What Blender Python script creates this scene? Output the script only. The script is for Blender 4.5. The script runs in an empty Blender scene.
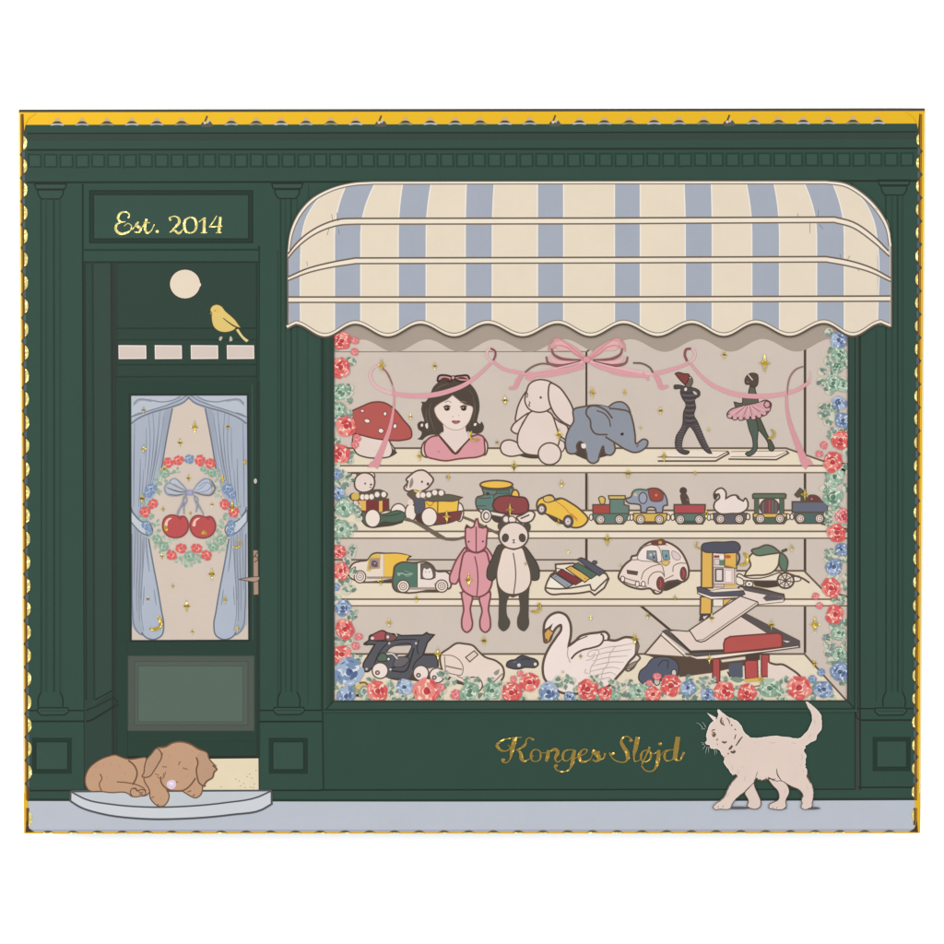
import bpy, bmesh, math, random
from mathutils import Vector
from mathutils.geometry import tessellate_polygon

# ------------------------------------------------------------ camera, world, lamps
scene = bpy.context.scene
col = scene.collection
BOX_H = 0.032                        # thickness of the box, metres
DIST = 1.60                          # camera distance
TILT = math.radians(-3.1)            # the camera leans a little, so the box tapers downwards
FOCAL = 36.0 * DIST / 0.472
cam_d = bpy.data.cameras.new('camera')
cam = bpy.data.objects.new('camera', cam_d)
col.objects.link(cam)
cam_d.lens = FOCAL
cam_d.sensor_width = 36.0
cam_d.clip_end = 50.0
cam_d.clip_start = 0.05
CAM = Vector((0.0, -DIST * math.sin(TILT), BOX_H + DIST * math.cos(TILT)))
cam.location = CAM
cam.rotation_euler = (TILT, 0, 0)
scene.camera = cam

world = bpy.data.worlds.new('World')
scene.world = world
world.use_nodes = True
bg = world.node_tree.nodes['Background']
bg.inputs[0].default_value = (1.0, 1.0, 1.0, 1)
bg.inputs[1].default_value = 1.15

def area(name, loc, target, size, energy, color=(1, 1, 1)):
    l = bpy.data.lights.new(name, 'AREA')
    l.shape = 'RECTANGLE'
    l.size, l.size_y = size
    l.energy = energy
    l.color = color
    o = bpy.data.objects.new(name, l)
    col.objects.link(o)
    o.location = loc
    o.rotation_euler = (Vector(target) - Vector(loc)).to_track_quat('-Z', 'Y').to_euler()
    return o
area('softbox_key', (-1.5, 0.55, 1.5), (-0.05, 0.02, 0), (1.1, 1.4), 38.0, (1, 0.985, 0.965))
area('softbox_fill', (1.7, 0.1, 1.5), (0.05, 0, 0), (1.1, 1.4), 22.0, (0.97, 0.985, 1))
area('softbox_back', (0.1, 1.9, 1.2), (0, 0, 0), (1.8, 0.7), 5.0)

scene.view_settings.view_transform = 'Standard'
scene.view_settings.look = 'None'
scene.view_settings.exposure = 0.0
scene.view_settings.gamma = 1.0

# ------------------------------------------------------------ photograph point -> point on the lid
TANH = 18.0 / FOCAL
COS_T, SIN_T = math.cos(TILT), math.sin(TILT)
def at(px, py, z=BOX_H):
    u = (px - 472.0) / 472.0 * TANH
    v = (472.0 - py) / 472.0 * TANH
    d = Vector((u, v * COS_T + SIN_T, v * SIN_T - COS_T))
    t = (z - CAM.z) / d.z
    return CAM + d * t

# ------------------------------------------------------------ materials
def lin(c):
    c = c / 255.0
    return c / 12.92 if c <= 0.04045 else ((c + 0.055) / 1.055) ** 2.4
LIGHT = 1.89      # light reaching the lid: printed colour = photographed colour / light
SPEC = 0.0235
_mats = {}
def ink(rgb):
    """matt printed ink of one colour on slightly uneven card"""
    if rgb in _mats:
        return _mats[rgb]
    key = rgb
    if max(rgb) - min(rgb) > 24 and rgb not in (DOG, YELB):
        y_ = .3 * rgb[0] + .59 * rgb[1] + .11 * rgb[2]
        k_ = .16 if rgb[1] >= rgb[0] else .10
        rgb = tuple(int(round(c + (y_ - c) * k_)) for c in rgb)
    m = bpy.data.materials.new('ink_%02x%02x%02x' % rgb)
    m.use_nodes = True
    nt = m.node_tree
    b = nt.nodes['Principled BSDF']
    base = [max(0.002, (lin(c) - SPEC) / LIGHT) for c in rgb]
    tc = nt.nodes.new('ShaderNodeTexCoord')
    n1 = nt.nodes.new('ShaderNodeTexNoise')
    n1.inputs['Scale'].default_value = 55.0
    n1.inputs['Detail'].default_value = 6.0
    n1.inputs['Roughness'].default_value = 0.7
    nt.links.new(tc.outputs['Object'], n1.inputs['Vector'])
    mr = nt.nodes.new('ShaderNodeMapRange')
    mr.inputs[1].default_value = 0.3
    mr.inputs[2].default_value = 0.7
    mr.inputs[3].default_value = 0.975
    mr.inputs[4].default_value = 1.025
    nt.links.new(n1.outputs['Fac'], mr.inputs[0])
    mx = nt.nodes.new('ShaderNodeVectorMath')
    mx.operation = 'SCALE'
    mx.inputs[0].default_value = base
    nt.links.new(mr.outputs[0], mx.inputs['Scale'])
    nt.links.new(mx.outputs[0], b.inputs['Base Color'])
    b.inputs['Roughness'].default_value = 0.55
    b.inputs['Specular IOR Level'].default_value = 0.18
    n2 = nt.nodes.new('ShaderNodeTexNoise')
    n2.inputs['Scale'].default_value = 420.0
    n2.inputs['Detail'].default_value = 3.0
    nt.links.new(tc.outputs['Object'], n2.inputs['Vector'])
    bp = nt.nodes.new('ShaderNodeBump')
    bp.inputs['Strength'].default_value = 0.12
    bp.inputs['Distance'].default_value = 0.0006
    nt.links.new(n2.outputs['Fac'], bp.inputs['Height'])
    nt.links.new(bp.outputs[0], b.inputs['Normal'])
    _mats[key] = m
    return m

def foil(name, rgb, rough=0.28, bump=0.9, scale=260.0):
    """hot-stamped gold foil: metallic, a little crinkled"""
    m = bpy.data.materials.new(name)
    m.use_nodes = True
    nt = m.node_tree
    b = nt.nodes['Principled BSDF']
    b.inputs['Base Color'].default_value = (*rgb, 1)
    b.inputs['Metallic'].default_value = 1.0
    b.inputs['Roughness'].default_value = rough
    tc = nt.nodes.new('ShaderNodeTexCoord')
    n2 = nt.nodes.new('ShaderNodeTexNoise')
    n2.inputs['Scale'].default_value = scale
    n2.inputs['Detail'].default_value = 2.0
    nt.links.new(tc.outputs['Object'], n2.inputs['Vector'])
    bp = nt.nodes.new('ShaderNodeBump')
    bp.inputs['Strength'].default_value = bump
    bp.inputs['Distance'].default_value = 0.004
    nt.links.new(n2.outputs['Fac'], bp.inputs['Height'])
    nt.links.new(bp.outputs[0], b.inputs['Normal'])
    return m
GOLD = 'gold'; GOLDEDGE = 'goldedge'; GOLDDK = 'golddk'; GOLDPALE = 'goldpale'; GOLDLET = 'goldlet'; GOLDBR = 'goldbr'
_mats[GOLD] = foil('gold_foil', (0.36, 0.24, 0.04), 0.3, 0.45, 200.0)
_mats[GOLDEDGE] = foil('gold_foil_border', (0.50, 0.305, 0.018), 0.6, 0.05, 40.0)
_mats[GOLDDK] = foil('gold_foil_dark', (0.16, 0.10, 0.012), 0.3, 0.6)
_mats[GOLDPALE] = foil('gold_foil_pale', (0.56, 0.48, 0.17), 0.35, 0.5)
_mats[GOLDLET] = foil('gold_foil_lettering', (0.26, 0.175, 0.04), 0.25, 0.8, 150.0)
_mats['goldstar'] = foil('gold_foil_star', (0.44, 0.34, 0.085), 0.3, 0.6)
_mats['goldrim'] = foil('gold_foil_rim', (0.60, 0.47, 0.20), 0.5, 0.06, 60.0)
_mats[GOLDBR] = foil('gold_foil_fold', (0.11, 0.055, 0.006), 0.4, 0.3)
def mat(c):
    return _mats[c] if isinstance(c, str) else ink(c)

# ------------------------------------------------------------ drawing: view transform and curves
_v = [0.0, 0.0, 1.0]
def V(x0=0.0, y0=0.0, size=944.0):
    _v[0], _v[1], _v[2] = x0, y0, size / 944.0
def parse(s):
    out = []
    for tok in (s.split() if isinstance(s, str) else s):
        if isinstance(tok, str):
            corner = tok.endswith('!')
            a, b = tok.rstrip('!').split(',')
            a, b = float(a), float(b)
        else:
            a, b = tok[0], tok[1]
            corner = len(tok) > 2 and tok[2]
        out.append((_v[0] + a * _v[2], _v[1] + b * _v[2], corner))
    return out
def curve(p, closed, smooth, n=5):
    if not smooth or len(p) < 3:
        return [(a, b) for a, b, c in p]
    out = []
    N = len(p)
    segs = N if closed else N - 1
    for i in range(segs):
        p1, p2 = p[i], p[(i + 1) % N]
        p0 = p[(i - 1) % N] if (closed or i > 0) else p1
        p3 = p[(i + 2) % N] if (closed or i + 2 < N) else p2
        L = math.hypot(p2[0] - p1[0], p2[1] - p1[1])
        def tan(a, b, c):
            d0 = math.hypot(b[0] - a[0], b[1] - a[1]) + 1e-6
            d1 = math.hypot(c[0] - b[0], c[1] - b[1]) + 1e-6
            tx = ((b[0] - a[0]) / d0 * d1 + (c[0] - b[0]) / d1 * d0) / (d0 + d1)
            ty = ((b[1] - a[1]) / d0 * d1 + (c[1] - b[1]) / d1 * d0) / (d0 + d1)
            return tx, ty
        t1 = ((p2[0] - p1[0]) / (L + 1e-6), (p2[1] - p1[1]) / (L + 1e-6)) if (p1[2] or p0 is p1) else tan(p0, p1, p2)
        t2 = ((p2[0] - p1[0]) / (L + 1e-6), (p2[1] - p1[1]) / (L + 1e-6)) if (p2[2] or p3 is p2) else tan(p1, p2, p3)
        k = 1 if (p1[2] and p2[2]) else (n if L > 2 else 3)
        for j in range(k):
            t = j / k
            h1 = 2 * t**3 - 3 * t**2 + 1; h2 = -2 * t**3 + 3 * t**2
            h3 = t**3 - 2 * t**2 + t; h4 = t**3 - t**2
            out.append((h1 * p1[0] + h2 * p2[0] + (h3 * t1[0] + h4 * t2[0]) * L,
                        h1 * p1[1] + h2 * p2[1] + (h3 * t1[1] + h4 * t2[1]) * L))
    if not closed:
        out.append((p[-1][0], p[-1][1]))
    return out

STEP = 0.0000006
LEVEL = 0.00003
ROOT = None
ALL = []
class Part:
    """one printed motif: a mesh built from flat ink shapes laid one over the other"""
    def __init__(self, name, level=0.0, label=None, parent=None, group=None):
        self.name = name; self.label = label; self.parent = parent; self.group = group
        self.root = parent.root if parent else self
        if not parent:
            self.cur = BOX_H + level * LEVEL
        self.V = []; self.F = []; self.M = []; self.mats = []
        self.hold = False
        ALL.append(self)
    def sub(self, name, label=None, group=None):
        return Part(name, label=label, parent=self, group=group)
    def z(self):
        if not self.hold:
            self.root.cur += STEP
        return self.root.cur
    def mi(self, c):
        m = mat(c)
        if m not in self.mats:
            self.mats.append(m)
        return self.mats.index(m)
    def tri(self, loops, c):
        z = self.z()
        k = self.mi(c)
        flat = [q for l in loops for q in l]
        tris = tessellate_polygon([[Vector((x, y, 0)) for x, y in l] for l in loops])
        o = len(self.V)
        self.V += [at(x, y, z) for x, y in flat]
        for a, b, d in tris:
            A, B, D = flat[a], flat[b], flat[d]
            ar = (B[0] - A[0]) * (D[1] - A[1]) - (B[1] - A[1]) * (D[0] - A[0])
            if abs(ar) < 1e-7: continue
            self.F.append((o + a, o + b, o + d) if ar < 0 else (o + a, o + d, o + b))
            self.M.append(k)
    def ribbon(self, q, w, c, closed=False):
        if len(q) < 2: return
        pts = [q[0]]
        for r in q[1:]:
            if math.hypot(r[0] - pts[-1][0], r[1] - pts[-1][1]) > 0.04: pts.append(r)
        if closed and math.hypot(pts[0][0] - pts[-1][0], pts[0][1] - pts[-1][1]) < 0.04: pts.pop()
        N = len(pts)
        if N < 2: return
        ws = w if isinstance(w, (list, tuple)) else [w]
        cum = [0.0]
        for i in range(1, N):
            cum.append(cum[-1] + math.hypot(pts[i][0] - pts[i-1][0], pts[i][1] - pts[i-1][1]))
        if not isinstance(c, str) and sum(c) < 345:      # dark drawn lines are soft and a little broader
            kf = 1.32 if c[1] > c[0] + 6 else (1.3 if ws[0] >= 1.2 else 1.15)
            ws = [v * kf for v in ws]
        z = self.z(); k = self.mi(c); o = len(self.V)
        for i, (x, y) in enumerate(pts):
            a = pts[(i - 1) % N] if (closed or i) else pts[i]
            b = pts[(i + 1) % N] if (closed or i < N - 1) else pts[i]
            d1 = (x - a[0], y - a[1]); d2 = (b[0] - x, b[1] - y)
            l1 = math.hypot(*d1); l2 = math.hypot(*d2)
            if l1 < 1e-9: d1, l1 = d2, l2
            if l2 < 1e-9: d2, l2 = d1, l1
            n1 = (-d1[1] / l1, d1[0] / l1); n2 = (-d2[1] / l2, d2[0] / l2)
            nx, ny = n1[0] + n2[0], n1[1] + n2[1]
            nl = math.hypot(nx, ny)
            if nl < 1e-6: nx, ny, nl = n1[0], n1[1], 1.0
            nx /= nl; ny /= nl
            cs = max(0.45, nx * n1[0] + ny * n1[1])
            t = cum[i] / (cum[-1] + 1e-9) * (len(ws) - 1)
            j = min(int(t), len(ws) - 2) if len(ws) > 1 else 0
            ww = ws[0] if len(ws) == 1 else ws[j] + (ws[j + 1] - ws[j]) * (t - j)
            h = ww * 0.5 / cs
            zz = z + 0.0000002 * i / N
            self.V.append(at(x + nx * h, y + ny * h, zz))
            self.V.append(at(x - nx * h, y - ny * h, zz))
        for i in range(N if closed else N - 1):
            a = o + 2 * i; b = o + 2 * ((i + 1) % N)
            self.F.append((a, a + 1, b + 1, b)); self.M.append(k)
    def F_(self, s, c, ol=None, w=1.0, smooth=True):
        q = curve(parse(s), True, smooth)
        if c is not None: self.tri([q], c)
        if ol is not None: self.ribbon(q, w, ol, True)
        return self
    def H(self, s, holes, c, smooth=True):
        self.tri([curve(parse(s), True, smooth)] + [curve(parse(h), True, smooth) for h in holes], c)
        return self
    def L(self, s, w, c, smooth=True, closed=False):
        self.ribbon(curve(parse(s), closed, smooth), w, c, closed)
        return self
    def E(self, cx, cy, rx, ry=None, c=None, ol=None, w=1.0, rot=0.0, n=28):
        ry = rx if ry is None else ry
        cr, sr = math.cos(math.radians(rot)), math.sin(math.radians(rot))
        q = []
        for i in range(n):
            a = 2 * math.pi * i / n
            x, y = rx * math.cos(a), ry * math.sin(a)
            q.append((_v[0] + (cx + x * cr - y * sr) * _v[2], _v[1] + (cy + x * sr + y * cr) * _v[2]))
        if c is not None: self.tri([q], c)
        if ol is not None: self.ribbon(q, w, ol, True)
        return self
    def R(self, x0, y0, x1, y1, c, ol=None, w=1.0):
        return self.F_([(x0, y0, 1), (x1, y0, 1), (x1, y1, 1), (x0, y1, 1)], c, ol, w)
    def build(self):
        me = bpy.data.meshes.new(self.name)
        me.from_pydata([tuple(v) for v in self.V], [], self.F)
        for m in self.mats: me.materials.append(m)
        me.polygons.foreach_set('material_index', self.M)
        me.update()
        ob = bpy.data.objects.new(self.name, me)
        col.objects.link(ob)
        if self.label: ob['label'] = self.label
        if self.group: ob['group'] = self.group
        self.ob = ob
        return ob

# ------------------------------------------------------------ palette (as photographed)
BR = (100, 83, 70); BRL = (140, 120, 102); BRD = (84, 72, 62)
G1 = (55, 83, 71); GL = (36, 54, 46); GLB = (58, 64, 60); GD = (51, 70, 61); GR = (65, 82, 73)
CREAM = (231, 215, 191); CREAML = (238, 226, 206); BLUE = (166, 172, 184)
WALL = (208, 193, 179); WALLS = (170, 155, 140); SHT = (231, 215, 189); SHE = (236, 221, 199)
PALE = (230, 209, 197); PALEL = (236, 220, 212); PINK = (222, 152, 158); PINKD = (140, 88, 88)
RED = (188, 90, 84); REDD = (140, 66, 68); YEL = (228, 178, 84); YELB = (235, 190, 84)
TEAL = (100, 124, 115); TEALD = (88, 108, 92); SLATE = (92, 94, 106); SLATED = (78, 76, 82)
GREY = (143, 148, 158); PANDA = (88, 82, 74); DARK = (84, 74, 66); INKD = (70, 62, 56)
PAVE = (188, 193, 203); STEPT = (196, 202, 207); STEPF = (207, 211, 216); LINED = (86, 88, 90)
DOG = (196, 157, 128); DOGL = (122, 88, 66); CAT = (228, 205, 192); CURT = (170, 178, 192)
CURTL = (186, 192, 202); CURD = (112, 118, 130)
# ------------------------------------------------------------ setting: the white table the box lies on
def tabletop():
    me = bpy.data.meshes.new('tabletop')
    bm = bmesh.new()
    bmesh.ops.create_grid(bm, x_segments=1, y_segments=1, size=3.0)
    bm.to_mesh(me); bm.free()
    m = bpy.data.materials.new('white_acrylic'); m.use_nodes = True
    nt = m.node_tree
    b = nt.nodes['Principled BSDF']
    b.inputs['Roughness'].default_value = 0.6
    n = nt.nodes.new('ShaderNodeTexNoise'); n.inputs['Scale'].default_value = 3.0
    r = nt.nodes.new('ShaderNodeMapRange')
    r.inputs[3].default_value = 0.965; r.inputs[4].default_value = 0.985
    nt.links.new(n.outputs['Fac'], r.inputs[0])
    nt.links.new(r.outputs[0], b.inputs['Base Color'])
    me.materials.append(m)
    o = bpy.data.objects.new('tabletop', me); col.objects.link(o)
    o['kind'] = 'structure'
tabletop()

# ------------------------------------------------------------ the box
BOX = bpy.data.objects.new('gift_box', None)
col.objects.link(BOX)
BOX['label'] = 'green and gold printed cardboard box with toy shop front picture lying on white surface'
BOX['category'] = 'box'
TL, TR, BRt, BL = (18.2, 109.5), (925.6, 108.2), (920.4, 833.4), (23.8, 834.0)
def lerp(a, b, t): return a + (b - a) * t
def board(u, v):
    """lid coordinates 0..1 across and down -> photograph point"""
    return (lerp(lerp(TL[0], TR[0], u), lerp(BL[0], BRt[0], u), v),
            lerp(lerp(TL[1], TR[1], u), lerp(BL[1], BRt[1], u), v))
def box_body():
    bm = bmesh.new()
    top = [at(*p, BOX_H - 0.0004) for p in (TL, TR, BRt, BL)]
    vt = [bm.verts.new(p) for p in top]
    vb = [bm.verts.new((p.x, p.y, 0.0)) for p in top]
    bm.faces.new(list(reversed(vt))); bm.faces.new(vb)
    for i in range(4):
        j = (i + 1) % 4
        bm.faces.new((vt[i], vt[j], vb[j], vb[i]))
    bmesh.ops.recalc_face_normals(bm, faces=bm.faces)
    ed = [e for e in bm.edges if all(v.co.z > 0.01 for v in e.verts)] + [e for e in bm.edges if abs(e.verts[0].co.z - e.verts[1].co.z) > 0.01]
    bmesh.ops.bevel(bm, geom=ed, offset=0.0006, segments=3, affect='EDGES', profile=0.5)
    me = bpy.data.meshes.new('box_body'); bm.to_mesh(me); bm.free()
    me.materials.append(mat(G1)); me.materials.append(mat(GOLDEDGE))
    for p in me.polygons:
        p.use_smooth = False
        if p.center.z > BOX_H - 0.0012 : p.material_index = 1
    o = bpy.data.objects.new('box_body', me); col.objects.link(o); o.parent = BOX
box_body()

# the gold foil border printed round the lid ---------------------------------------------------
g = Part('gold_border', 0, 'gold foil border with scalloped inner edge', group=None)
def ring(u0, v0, u1, v1, w):     # rectangle in photograph points
    return [(*board(u0, v0), 1), (*board(u1, v0), 1), (*board(u1, v1), 1), (*board(u0, v1), 1)]
V()
e = 0.0012
g.F_(ring(e*.4, e*.6, 1-e*.4, 1-e*.6, 0), GOLDEDGE)
PW, PH = 902.0, 724.0
PRINT = Part('printed_shop_front', 1, 'dark green shop front wall printed on the lid')
# dark shade of the folded edge along the top
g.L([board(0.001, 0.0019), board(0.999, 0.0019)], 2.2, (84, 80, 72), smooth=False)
# printed green field
ix0, ix1 = 4.6 / PW, 1 - 6.0 / PW
PRINT.F_([(*board(ix0, 15.3 / PH), 1), (*board(ix1, 15.3 / PH), 1), (*board(ix1, 1 - 2.2 / PH), 1), (*board(ix0, 1 - 2.2 / PH), 1)], G1)
sc = Part('scalloped_trim', 2, 'row of tiny gold scallops along the lid edge')
sc.hold = False
for k in range(34):               # dark bumps under the top band
    x = 57.2 + 24.87 * k
    if x > 905: break
    y = 124.6 - (x - 57) * 1.6 / 860
    if k in (6, 13, 20, 27):
        sc.hold = False
        sc.F_([(x-6, y+1.2), (x-3, y-2.6), (x, y-1.2), (x+3, y-3.2), (x+6.5, y+1.2)], (92, 92, 84))
        sc.L([(x-2.5, y-0.5), (x-0.5, y-5), (x+0.8, y-8.5)], 1.3, (88, 84, 66))
        sc.L([(x+1, y-1), (x+3, y-4.6)], 1.2, (196, 198, 200))
        sc.E(x - 1.5, y - 1.5, 1.4, 1.4, (205, 205, 202))
        continue
    sc.F_([(x-3.4, y-1.6, 1), (x-.8, y-6.8), (x+.8, y-6.8), (x+3.4, y-1.6, 1)], (206, 176, 132))
    sc.L([(x-6.6, y+.2), (x, y-.6), (x+6.6, y+.2)], 1.9, [(186, 186, 192), (170, 172, 172), (150, 146, 120)][k * 7 % 3])
    sc.F_([(x-5.4, y-1.1, 1), (x-2.6, y-3.0), (x+2.6, y-3.0), (x+5.4, y-1.1, 1)], (88, 76, 60))
sc.hold = False
# left edge: dark line, pale lobes with the foil's highlight put into their colour
def edge_x(v, right): return board(1 if right else 0, v)[0]
vv = [(y - 109.5) / 724.0 for y in range(118, 828, 8)]
def side(right, y0, h, wd):
    d = -1 if right else 1
    def X(y, o): return edge_x((y - 109.5) / 724, right) + d * o
    BRN = (112, 74, 20)
    sc.L([(X(y, .8), y) for y in range(113, 832, 40)], 1.5, 'goldrim', smooth=False)  # pale outer strip: light caught by the foil edge, painted into its colour
    c0 = 3.9 if not right else 5.3
    for a_, b_ in ((114, 800), (808, 825)):
        sc.L([(X(y, c0), y) for y in (a_, (a_ + b_) / 2, b_)], 2.6, BRN, smooth=False)
        sc.L([(X(y, c0 - d * .2 - .9), y) for y in (a_, (a_ + b_) / 2, b_)], .8, (176, 124, 30), smooth=False)
    y = y0
    while y < 826:
        if not 795 < y < 806:
            x = X(y, c0 + 1.2)
            sc.F_([(x, y - h, 1), (x + d * wd * .66, y - h * .7), (x + d * wd, y), (x + d * wd * .66, y + h * .7), (x, y + h, 1)], GOLDPALE)
        m_ = y + 11.65
        if m_ < 798:
            sc.F_([(X(m_, c0 + 1.7), m_ - 3.4, 1), (X(m_, c0 - .8), m_ - 2.4), (X(m_, c0 - 2.7), m_), (X(m_, c0 - .8), m_ + 2.4), (X(m_, c0 + 1.7), m_ + 3.4, 1)], (84, 76, 56))
            sc.F_([(X(m_, c0 + 2.4), m_ - 3.6, 1), (X(m_, c0 + .5), m_ - 2.6), (X(m_, c0 + .5), m_ + 2.6), (X(m_, c0 + 2.4), m_ + 3.6, 1)], (84, 102, 108))
        y += 23.3
side(0, 143.0, 7.2, 3.3)
side(1, 139.6, 5.6, 2.4)
# bottom edge lens shapes
for k in range(36):
    x = 48.0 + 24.75 * k
    if x > 903: break
    yb = 833.0 - (x - 48) * 0.6 / 850
    sc.F_([(x-6, yb+.2, 1), (x-3, yb-1.7), (x, yb-2.3), (x+3, yb-1.7), (x+6, yb+.2, 1)], (112, 88, 34))
    sc.L([(x-5, yb+.1), (x+5, yb+.1)], 0.8, GOLDPALE, smooth=False)
for x0, s in ((27.5, 1), (916.0, -1)):
    sc.F_([(x0-2*s, 832.3, 1), (x0-1*s, 820, 1), (x0+1.5*s, 828), (x0+7*s, 832, 1)], (84, 62, 20))
sc.F_([(23.5, 112.5, 1), (36, 113, 1), (27, 121), (24.2, 131, 1)], GOLDEDGE)
sc.F_([(919.5, 111.5, 1), (906, 112, 1), (915, 119), (918, 129, 1)], GOLDEDGE)

# ------------------------------------------------------------ cornice with dentils
c = Part('cornice', 2, 'dark green cornice with a row of square dentils')
V()
def hl(p, x0, x1, y, w=1.1, colr=GL, slope=-0.0018):
    p.L([(x0, y), ((x0 + x1) / 2, y + slope * (x1 - x0) / 2), (x1, y + slope * (x1 - x0))], w, colr, smooth=False)
hl(c, 27, 917, 133.6, 1.3)
hl(c, 27, 917, 137.4, 5.0, (60, 74, 66))
hl(c, 27, 917, 149.9, 1.4)
hl(c, 27, 917, 182.4, 1.4)
for k in range(56):
    x = 28.6 + 15.86 * k; yy = 154.8 - (x - 28) * 0.0018
    j = ((k * 37) % 7 - 3) * 0.12
    c.F_([(x, yy + j, 1), (x + 12.2, yy, 1), (x + 12.3, yy + 12.2, 1), (x + .2, yy + 12.3 + j, 1)], (60, 87, 76), (48, 68, 58), 1.35)

# ------------------------------------------------------------ columns
def column(cx, cap_w, shaft, base, panel, y0, label, shaft_top):
    p = Part('column', 2, label, group='fluted columns of the shop front')
    V()
    x0, x1 = cx - cap_w / 2, cx + cap_w / 2
    k = p.sub('capital')
    k.F_([(x0, y0, 1), (x1, y0, 1), (x1 - 1.5, y0 + 5, 1), (x0 + 1.5, y0 + 5, 1)], (60, 87, 76), GL, 1.0)
    k.F_([(x0 + 3, y0 + 6, 1), (x1 - 3, y0 + 6, 1), (x1 - 4, y0 + 11), (x1 - 7, y0 + 15, 1), (x0 + 7, y0 + 15, 1), (x0 + 4, y0 + 11)], (58, 85, 74), GL, 1.0)
    for i, (xa, w) in enumerate(shaft):
        p.L([(xa, shaft_top), (xa + 0.3, 450), (xa + 0.2, 692)], w, [(48, 66, 57), (54, 74, 64)][i % 2], smooth=False)
    bx0, bx1, by = base
    b = p.sub('column_base')
    a, z_ = shaft[0][0], shaft[-1][0]
    b.L([(a, 692), (a - 2.6, 698), (a - 2.8, by - 1)], 1.0, GL)
    b.L([(z_, 692), (z_ + 2.6, 698), (z_ + 2.8, by - 1)], 1.0, GL)
    b.F_([(bx0 + .5, by, 1), (bx1 - .5, by, 1), (bx1 + .6, by + 3), (bx1 - 3.4, by + 7, 1), (bx0 + 3.4, by + 7.4, 1), (bx0 - .6, by + 3)], (58, 85, 74), GL, 1.0)
    b.L([(bx0 + 2, by + 3), (bx1 - 2, by + 3)], 0.8, (52, 72, 62))
    q = p.sub('base_panel')
    px0, py0, px1, py1 = panel
    q.R(px0 + 1.5, py0 + 1.5, px1 - 1.5, py1 - 1.5, (58, 86, 75), (46, 62, 54), 3.4)
    q.R(px0 + 3.4, py0 + 3.4, px1 - 3.4, py1 - 3.4, None, (40, 58, 48), 0.8)
    return p
column(50.5, 32, [(41, 1.2), (46, 1.6), (53.8, 1.4), (60, 1.6)], (38, 68, 707.8), (32.6, 738.5, 71, 773), 184, 'leftmost fluted column', 199)
column(287.2, 31, [(280.6, 1.2), (285.4, 1.4), (291, 1.3), (297, 1.6)], (274, 304, 707.4), (269.5, 738.5, 307, 773), 183.5, 'fluted column between the door and the window', 199)
column(894.0, 32, [(885.8, 1.3), (892, 1.7), (897.6, 1.5), (902.4, 1.7)], (875.5, 906, 708.0), (873.4, 737.6, 910, 770.5), 180, 'rightmost fluted column', 196)

# long lines of the wall -------------------------------------------------------------------
w = Part('wall_panelling', 1.7, 'printed mouldings and seams on the dark green wall')
V()
w.L('82.8,184 82.8,250 83.6,480 84.8,790', 1.3, GL)
hl(w, 27, 84, 710.6, 1.1); hl(w, 27, 84.5, 721.4, 1.4); hl(w, 30, 84, 790.6, 1.3)
w.L('259,246 258.4,480 258.6,790', 1.3, GL)
w.L('277.8,250 278,480 278,700', 1.0, (52, 72, 62))
w.L('308.6,185 308.4,250', 1.0, (52, 72, 62))
hl(w, 258.5, 325, 710.4, 1.1); hl(w, 258.5, 322, 721.6, 1.4); hl(w, 258.8, 322, 790.4, 1.3)
w.L('322.4,330 322.6,712 323.4,790', 1.4, (44, 62, 53))
w.L('307.6,330 307.8,705', 0.9, (54, 74, 64))
hl(w, 320, 858, 790.0, 1.2)
w.L('857.6,330 857.4,712 856.8,790', 4.2, (66, 74, 68))
w.L('855,708 855,790', 1.0, GL); w.L('860.2,330 860,714 860.4,790', 1.2, GL)
hl(w, 856, 917, 708.6, 1.1); hl(w, 861, 914, 720.2, 1.3); hl(w, 858, 914, 787.4, 1.2)
w.L('855.6,712 857,718 861,720.4', 1.0, GL)
w.L('876.2,330 876.3,702', 0.9, (52, 72, 62))
w.L('852,183 852,188', 1.0, GL)
w.L('27,799.8 470,800.4 917,799', 1.9, (48, 62, 54))
w.L('366,710.5 369.5,708.4 372.6,705.4', 2.2, (34, 46, 42))
# pavement
w.F_('324,713! 854.4,712.4! 854.6,788.6! 324.6,789!', (53, 80, 69))
pv = Part('pavement', 2, 'pale blue-grey pavement strip')
pv.F_('28.2,801.0! 470,801.4! 914.8,800.2! 914.6,831.2! 28.8,831.8!', PAVE)
pv.L('29,830.6 470,830.6 914,830.0', 2.2, (170, 172, 186), smooth=False)

# ------------------------------------------------------------ sign panel over the door
s = Part('door_sign', 3, 'framed sign panel reading Est. 2014 in gold')
V()
s.R(91.6, 192.6, 250.6, 240.8, (57, 85, 74), (46, 63, 55), 3.8)
s.R(89.8, 190.9, 252.4, 242.6, None, (40, 56, 48), 0.9)
s.R(93.6, 194.6, 248.6, 238.8, None, (40, 56, 48), 0.9)
t = s.sub('lettering', 'gold Est. 2014')
V(105, 200, 130)
def pen(p, st, w):
    ww = [max(.8, v * (1.3 if v > 1.5 else 1.1)) for v in (w if isinstance(w, (list, tuple)) else [w])]
    p.L(st, ww, GOLDPALE if p.name == 'lettering' and p.pale else GOLD)
t.pale = True
pen(t, '168,132 177,108 145,86 108,100 94,132 112,158 150,158', [1.3, 1.0, 1.2, 1.8, 1.8, 1.2, .7])
pen(t, '118,160 84,180 78,212 104,242 152,240 188,215 192,188 168,170 138,190', [1.0, 1.8, 2.0, 1.8, 1.3, 1.0, .8, .7])
pen(t, '196,216 244,160', [.6, .8]); pen(t, '244,160 226,182 256,206 250,232 212,232', [1.4, 2.1, 2.1, 1.2, .9])
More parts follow.
